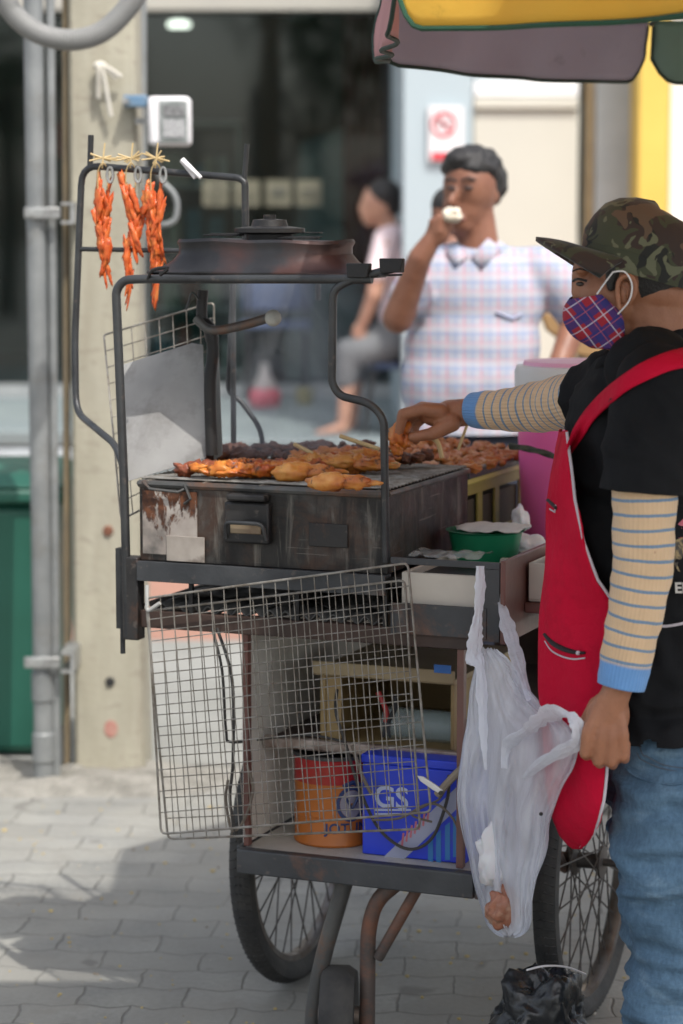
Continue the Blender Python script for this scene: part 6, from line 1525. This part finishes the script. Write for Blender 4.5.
body('shirt', [('c', Qp(430, 265), .06, Qp(490, 265), .06), ('e', Qp(460, 310), (.17, .12, .22)), ('e', Qp(460, 400), (.16, .12, .2))], .014, mat('dim_shirt', (.3, .32, .35)), p3, smooth=2)

# ---------------------------------------------------------------- seated person on the step
SY = 12.9
def Sp(px, py, dy=0): return P(px, py, SY + dy)
sp = thing('person', (Sp(385, 400).x, SY, .5), 'seated person in a pale pink shirt and grey shorts on the shop step', 'person')
body('body', [('e', Sp(380, 203), (.10, .085, .11)), ('e', Sp(371, 212), (.06, .06, .08)), ('e', Sp(361, 208), (.018, .018, .025)), ('c', Sp(386, 220), .055, Sp(392, 235), .06), ('e', Sp(401, 268), (.12, .16, .18)), ('e', Sp(402, 318), (.11, .15, .14)), ('c', Sp(388, 235), .06, Sp(400, 260), .09),
    ('c', Sp(385, 245, -.17), .05, Sp(374, 295, -.2), .045), ('c', Sp(374, 295, -.2), .042, Sp(362, 325, -.15), .032), ('e', Sp(359, 332, -.14), (.04, .03, .05)), ('c', Sp(392, 345, -.1), .08, Sp(350, 352, -.12), .065), ('c', Sp(350, 352, -.12), .058, Sp(343, 422, -.12), .036), ('c', Sp(343, 428, -.12), .035, Sp(318, 434, -.12), .022),
    ('c', Sp(392, 345, .1), .08, Sp(356, 358, .12), .065), ('c', Sp(356, 358, .12), .058, Sp(352, 422, .12), .036), ('c', Sp(352, 424, .12), .035, Sp(332, 428, .12), .022)], .014, M['skinC'], sp, smooth=2)
body('hair', [('e', Sp(384, 196), (.098, .092, .094)), ('e', Sp(390, 205), (.07, .08, .065))], .012, M['hair'], sp, smooth=1)
body('pink_shirt', [('e', Sp(400, 266), (.135, .17, .19)), ('e', Sp(402, 315), (.125, .16, .15)), ('e', Sp(392, 240), (.09, .13, .09)), ('c', Sp(386, 240, -.14), .07, Sp(377, 272, -.2), .062)], .016, mat('pink_shirt', (.74, .62, .63), (.68, .52, .54), .8, ns=9), sp, smooth=2)
body('shorts', [('e', Sp(392, 340), (.14, .18, .12)), ('c', Sp(390, 345, -.1), .095, Sp(349, 353, -.12), .08), ('c', Sp(349, 353, -.12), .08, Sp(345, 380, -.12), .062), ('c', Sp(390, 345, .1), .095, Sp(356, 358, .12), .08), ('c', Sp(356, 358, .12), .08, Sp(352, 378, .12), .062)], .016, mat('grey_shorts', (.16, .165, .17), (.12, .125, .13), .85), sp, smooth=2)
c = Vector((Sp(394, 400).x, SY, .5))
o = thing('stool', c, 'dark stool under the seated person on the shop step', 'stool')
zs_ = Sp(394, 362).z
mb = MB(); mb.lathe(c, [(.17, zs_ - .5 - .03), (.18, zs_ - .515), (.17, zs_ - .5)], 28); mb.build('seat', M['navyc'], o)
for sx, sy in ((-1, -1), (1, -1), (1, 1), (-1, 1)): mb = MB(); mb.tube([c + Vector((.16 * sx, .16 * sy, 0)), c + Vector((.11 * sx, .11 * sy, zs_ - .53))], .014, 8); mb.build('leg', M['black'], o)
# tan curved chair back seen between the man and the vendor
c = Vector((P(560, 340, 7.8).x, 7.8, 0))
o = thing('wooden_chair', (c.x + .05, c.y, 0), 'tan wooden chair with a curved back standing behind the pink bucket', 'chair')
M['tanwood'] = mat('tan_chair_wood', (.32, .19, .08), (.26, .15, .06), .55, ns=5)
mb = MB(); mb.prism([P(x, y, 7.8) for x, y in ((538, 308), (556, 315), (585, 330), (612, 338), (612, 358), (585, 357), (562, 352), (556, 338), (546, 330))], (0, .03, 0)); mb.build('backrest', M['tanwood'], o, bevel=.008)
za = P(585, 357, 7.8).z; x0_, x1_ = P(566, 355, 7.8).x, P(610, 355, 7.8).x + .2
for x_, y_, zt_ in ((x0_, 7.8, za), (x1_, 7.8, za), (x0_, 7.42, .45), (x1_, 7.42, .45)): mb = MB(); mb.box(x_, x_ + .035, y_, y_ + .03, .0, zt_); mb.build('leg', M['tanwood'], o, bevel=.004)
mb = MB(); mb.box(x0_ - .01, x1_ + .045, 7.4, 7.795, .455, .48); mb.build('seat', M['tanwood'], o, bevel=.006)
# ================================================================= UMBRELLA
um = thing('market_umbrella', (1.2, 4.65, 0), 'big market umbrella with yellow, mauve and green hanging flaps edged in green', 'umbrella')
Vt = [(.10, 4.10), (.085, 4.98), (.715, 5.69), (1.62, 5.72), (2.28, 5.10), (2.30, 4.15), (1.66, 3.50), (.76, 3.46)]
def cloth(name, a, b_, tr=.35):
    m, nt, b, out = new_mat(name); v = texco(nt)
    col = ramp(nt, nz(nt, v, 3, 5), [(.3, a), (.7, b_)])
    st = ramp(nt, nz(nt, v, 9, 7, .7), [(.6, (0, 0, 0)), (.75, (.5, .5, .5))]); col = mix(nt, st, col, tuple(x * .45 for x in a))
    nt.links.new(col, b.inputs['Base Color']); b.inputs['Roughness'].default_value = .75
    tl = nt.nodes.new('ShaderNodeBsdfTranslucent'); nt.links.new(col, tl.inputs[0])
    ms = nt.nodes.new('ShaderNodeMixShader'); ms.inputs[0].default_value = tr; nt.links.new(b.outputs[0], ms.inputs[1]); nt.links.new(tl.outputs[0], ms.inputs[2]); nt.links.new(ms.outputs[0], out.inputs[0])
    bump(nt, b, nz(nt, v, 14, 5), .4, .01); return m
M['uy'] = cloth('yellow_cloth', (.95, .68, .12), (.92, .62, .10), .5); M['up'] = cloth('mauve_cloth', (.50, .43, .50), (.44, .39, .46), .35); M['ug'] = cloth('green_cloth', (.30, .42, .35), (.26, .37, .31), .35); M['upk'] = cloth('pink_cloth', (.62, .33, .33), (.55, .3, .3), .3); M['ur'] = cloth('orange_cloth', (.6, .2, .06), (.5, .18, .05), .3)
M['trimg'] = mat('green_trim', (.02, .085, .045), (.015, .06, .03), .7); M['trimd'] = mat('dark_trim', (.02, .04, .03), (.015, .03, .02), .7)
mats = ['upk', 'up', 'ug', 'uy', 'ur', 'up', 'ug', 'uy']
RZ, BZ = 2.10, 1.96
apex = Vector((1.2, 4.62, 2.55))
for i in range(8):
    a = Vector((*Vt[i], RZ)); b_ = Vector((*Vt[(i + 1) % 8], RZ)); rows = []
    for r_ in range(9):
        t_ = r_ / 8; row = []
        for j in range(13):
            s_ = j / 12; e_ = a.lerp(b_, s_) - Vector((0, 0, .02 * math.sin(math.pi * s_) * 0)); p = apex.lerp(e_, t_)
            p.z += -.05 * math.sin(math.pi * s_) * t_ * .6 * (1 - t_) * 2 - .10 * math.sin(math.pi * t_) * .25
            row.append(p)
        rows.append(row)
    mb = MB(); mb.grid(rows); mb.build('canopy_panel', M[mats[i]], um, solid=.0015, angle=180)
    out_ = ((a + b_) / 2 - Vector((1.2, 4.62, RZ))); out_.z = 0; out_.normalize()
    rows = []; bot = []
    for j in range(49):
        s_ = .008 + .984 * j / 48; e_ = abs(2 * s_ - 1); d_ = (RZ - BZ + .012 * math.sin(math.pi * s_)) * (1 - .5 * max(0, (e_ - .86) / .14) ** 2.2) * 1.0
        col_ = []
        for r_ in range(8):
            t_ = r_ / 7; w_ = .012 * math.sin(s_ * 21 + i) * t_ + .008 * noise.noise(Vector((s_ * 8, i, t_ * 2))) * t_
            col_.append(a.lerp(b_, s_) - Vector((0, 0, .003 + d_ * t_)) + out_ * (w_ + .01 * t_))
        rows.append(col_); bot.append(col_[-1])
    mb = MB(); mb.grid(rows); f_ = mb.build('flap', M[mats[i]], um, solid=.0015, angle=180)
    edge_ = [rows[0][k_] for k_ in range(1, 8)] + bot[1:-1] + [rows[-1][k_] for k_ in range(7, 0, -1)]
    mb = MB(); mb.tube(edge_, .0042 if mats[i] != 'uy' else .005, 6); mb.build('trim', M['trimg'] if mats[i] == 'uy' else M['trimd'], f_)
    mb = MB(); mb.tube([apex - Vector((0, 0, .02)), a - Vector((0, 0, .012))], .006, 6); mb.build('rib', M['pipelt'], um)
mb = MB(); mb.tube([Vector((1.2, 4.62, .05)), apex + Vector((0, 0, .05))], .022, 16); mb.build('pole', M['galv'], um)
mb = MB(); mb.lathe((1.2, 4.62, 0), [(.22, .001), (.22, .06), (.05, .09), (.04, .2)], 32); mb.build('base', M['conc'], um)
# out-of-view awning added to throw the shade on the near paving and cart front
aw = thing('added_awning', (0, 3.4, 0), 'cream cloth awning on four posts shading the front of the cart', 'awning')
M['awn'] = cloth('cream_cloth', (.6, .57, .5), (.55, .52, .45), .25)
rows = [[Vector((-1.7 + 4.3 * i / 16, 2.0 + 1.58 * j / 8, 2.62 - .04 * math.sin(math.pi * j / 8) * math.sin(math.pi * i / 16))) for i in range(17)] for j in range(9)]
mb = MB(); mb.grid(rows); mb.build('cloth', M['awn'], aw, solid=.002, angle=180)
for x in (-1.7, 2.6):
    for y in (2.0, 3.58): mb = MB(); mb.tube([(x, y, 0), (x, y, 2.62)], .02, 10); mb.build('post', M['galv'], aw)
# unseen trees added behind the camera to be mirrored in the shop glass
M['bark'] = mat('bark', (.12, .09, .06), (.08, .06, .045), .9, ns=12, bs=.6); M['leaf'] = mat('leaf', (.05, .10, .03), (.035, .075, .02), .6, ns=2)
def tree(x, y, h, r_, seed, lab):
    o = thing('added_tree', (x, y, 0), lab, 'tree', 'street trees across the road'); rr = random.Random(seed)
    mb = MB(); mb.tube([(x, y, 0), (x + .1, y, h * .3), (x, y + .1, h * .6)], [.18, .13, .08], 10)
    for k_ in range(5):
        a = rr.uniform(0, 6.28); mb.tube([(x, y, h * .45), (x + math.cos(a) * r_ * .6, y + math.sin(a) * r_ * .6, h * rr.uniform(.6, .85))], [.07, .02], 7)
    mb.build('trunk', M['bark'], o)
    mb = MB()
    cl = [(rr.uniform(-1, 1) * r_ * .7, rr.uniform(-1, 1) * r_ * .7, rr.uniform(.5, .95) * h, rr.uniform(.3, .5) * r_) for _ in range(16)]
    for _ in range(1800):
        c_ = rr.choice(cl); d = Vector((rr.gauss(0, 1), rr.gauss(0, 1), rr.gauss(0, 1))).normalized() * c_[3] * rr.uniform(.6, 1.05); q_ = Vector((x + c_[0], y + c_[1], c_[2])) + d
        n1 = Vector((rr.gauss(0, 1), rr.gauss(0, 1), rr.gauss(0, 1))).normalized() * .09; n2 = n1.orthogonal().normalized() * .06
        mb.add([q_ - n1, q_ + n2, q_ + n1, q_ - n2], [(0, 1, 2, 3)])
    mb.build('crown', M['leaf'], o, angle=None)
for a in ((-5.5, -9, 6.5, 2.4, 1, 'broad leafy tree across the road, the one toward the utility pole side'), (4.5, -11, 7, 2.6, 2, 'broad leafy tree across the road, the one toward the vendor side'), (-.5, -13, 6, 2.2, 3, 'smaller leafy tree across the road between the two broad ones')): tree(*a)
SMOKE = True
if SMOKE:
    sm = bpy.data.materials.new('thin_smoke'); sm.use_nodes = True; nt = sm.node_tree; nt.nodes.clear()
    out = nt.nodes.new('ShaderNodeOutputMaterial'); pv = nt.nodes.new('ShaderNodeVolumePrincipled'); nt.links.new(pv.outputs[0], out.inputs['Volume'])
    v = texco(nt, 'Object', (1, 1, .6)); n_ = nz(nt, v, 6, 4, .6, 1.2)
    s = sep(nt, texco(nt))
    den = ramp(nt, n_, [(.42, (0, 0, 0)), (.75, (1, 1, 1))])
    r2 = math_(nt, 'ADD', math_(nt, 'POWER', math_(nt, 'ABSOLUTE', math_(nt, 'DIVIDE', s[0], .2)), 2), math_(nt, 'POWER', math_(nt, 'ABSOLUTE', math_(nt, 'DIVIDE', s[1], .2)), 2))
    fall = math_(nt, 'MAXIMUM', math_(nt, 'SUBTRACT', 1, r2), 0)
    nt.links.new(math_(nt, 'MULTIPLY', math_(nt, 'MULTIPLY', den, fall), 5.5), pv.inputs['Density']); pv.inputs['Color'].default_value = (.92, .95, 1, 1)
    c = W(.20, .32, GT + .03)
    mb = MB(); mb.box(c.x - .2, c.x + .2, c.y - .2, c.y + .2, c.z, c.z + .36)
    tag(mb.build('smoke', sm, loc=c, angle=None), 'thin pale smoke drifting up from the meat in front of the heat shield', 'smoke', kind='stuff')

# ================================================================= CAMERA, LIGHT
sc = bpy.context.scene
cd = bpy.data.cameras.new('camera'); co = bpy.data.objects.new('camera', cd); COL.objects.link(co); sc.camera = co
cd.lens = 85; cd.sensor_fit = 'VERTICAL'; cd.sensor_height = 36; cd.sensor_width = 24; cd.clip_end = 500
co.location = CAM; co.rotation_euler = (R(90) - PITCH, 0, 0)
cd.dof.use_dof = True; cd.dof.focus_distance = 4.4; cd.dof.aperture_fstop = 3.0; cd.dof.aperture_blades = 0
sv = Vector((.62, -1.13, 1.97)).normalized()
sd_ = bpy.data.lights.new('sun', 'SUN'); so = bpy.data.objects.new('sun', sd_); COL.objects.link(so)
so.rotation_euler = sv.to_track_quat('Z', 'Y').to_euler(); sd_.energy = 2.1; sd_.angle = R(.6); sd_.color = (1, .965, .91)
w = bpy.data.worlds.new('World'); sc.world = w; w.use_nodes = True; nt = w.node_tree; nt.nodes.clear()
sk = nt.nodes.new('ShaderNodeTexSky'); sk.sky_type = 'NISHITA'; sk.sun_disc = False; sk.sun_elevation = math.asin(sv.z); sk.sun_rotation = math.atan2(sv.x, sv.y); sk.air_density = 1; sk.dust_density = 3.5; sk.ozone_density = 1
bg = nt.nodes.new('ShaderNodeBackground'); bg.inputs[1].default_value = .15; wo = nt.nodes.new('ShaderNodeOutputWorld')
hs = nt.nodes.new('ShaderNodeHueSaturation'); hs.inputs['Saturation'].default_value = .5; nt.links.new(sk.outputs[0], hs.inputs['Color']); nt.links.new(hs.outputs[0], bg.inputs[0]); nt.links.new(bg.outputs[0], wo.inputs[0])
vs = sc.view_settings; vs.view_transform = 'Standard'; vs.look = 'None'; vs.exposure = .85; vs.gamma = 1; vs.use_curve_mapping = False
sc.render.engine = 'CYCLES'
try:
    sc.cycles.use_denoising = True; sc.cycles.max_bounces = 8; sc.cycles.transparent_max_bounces = 16
except Exception: pass
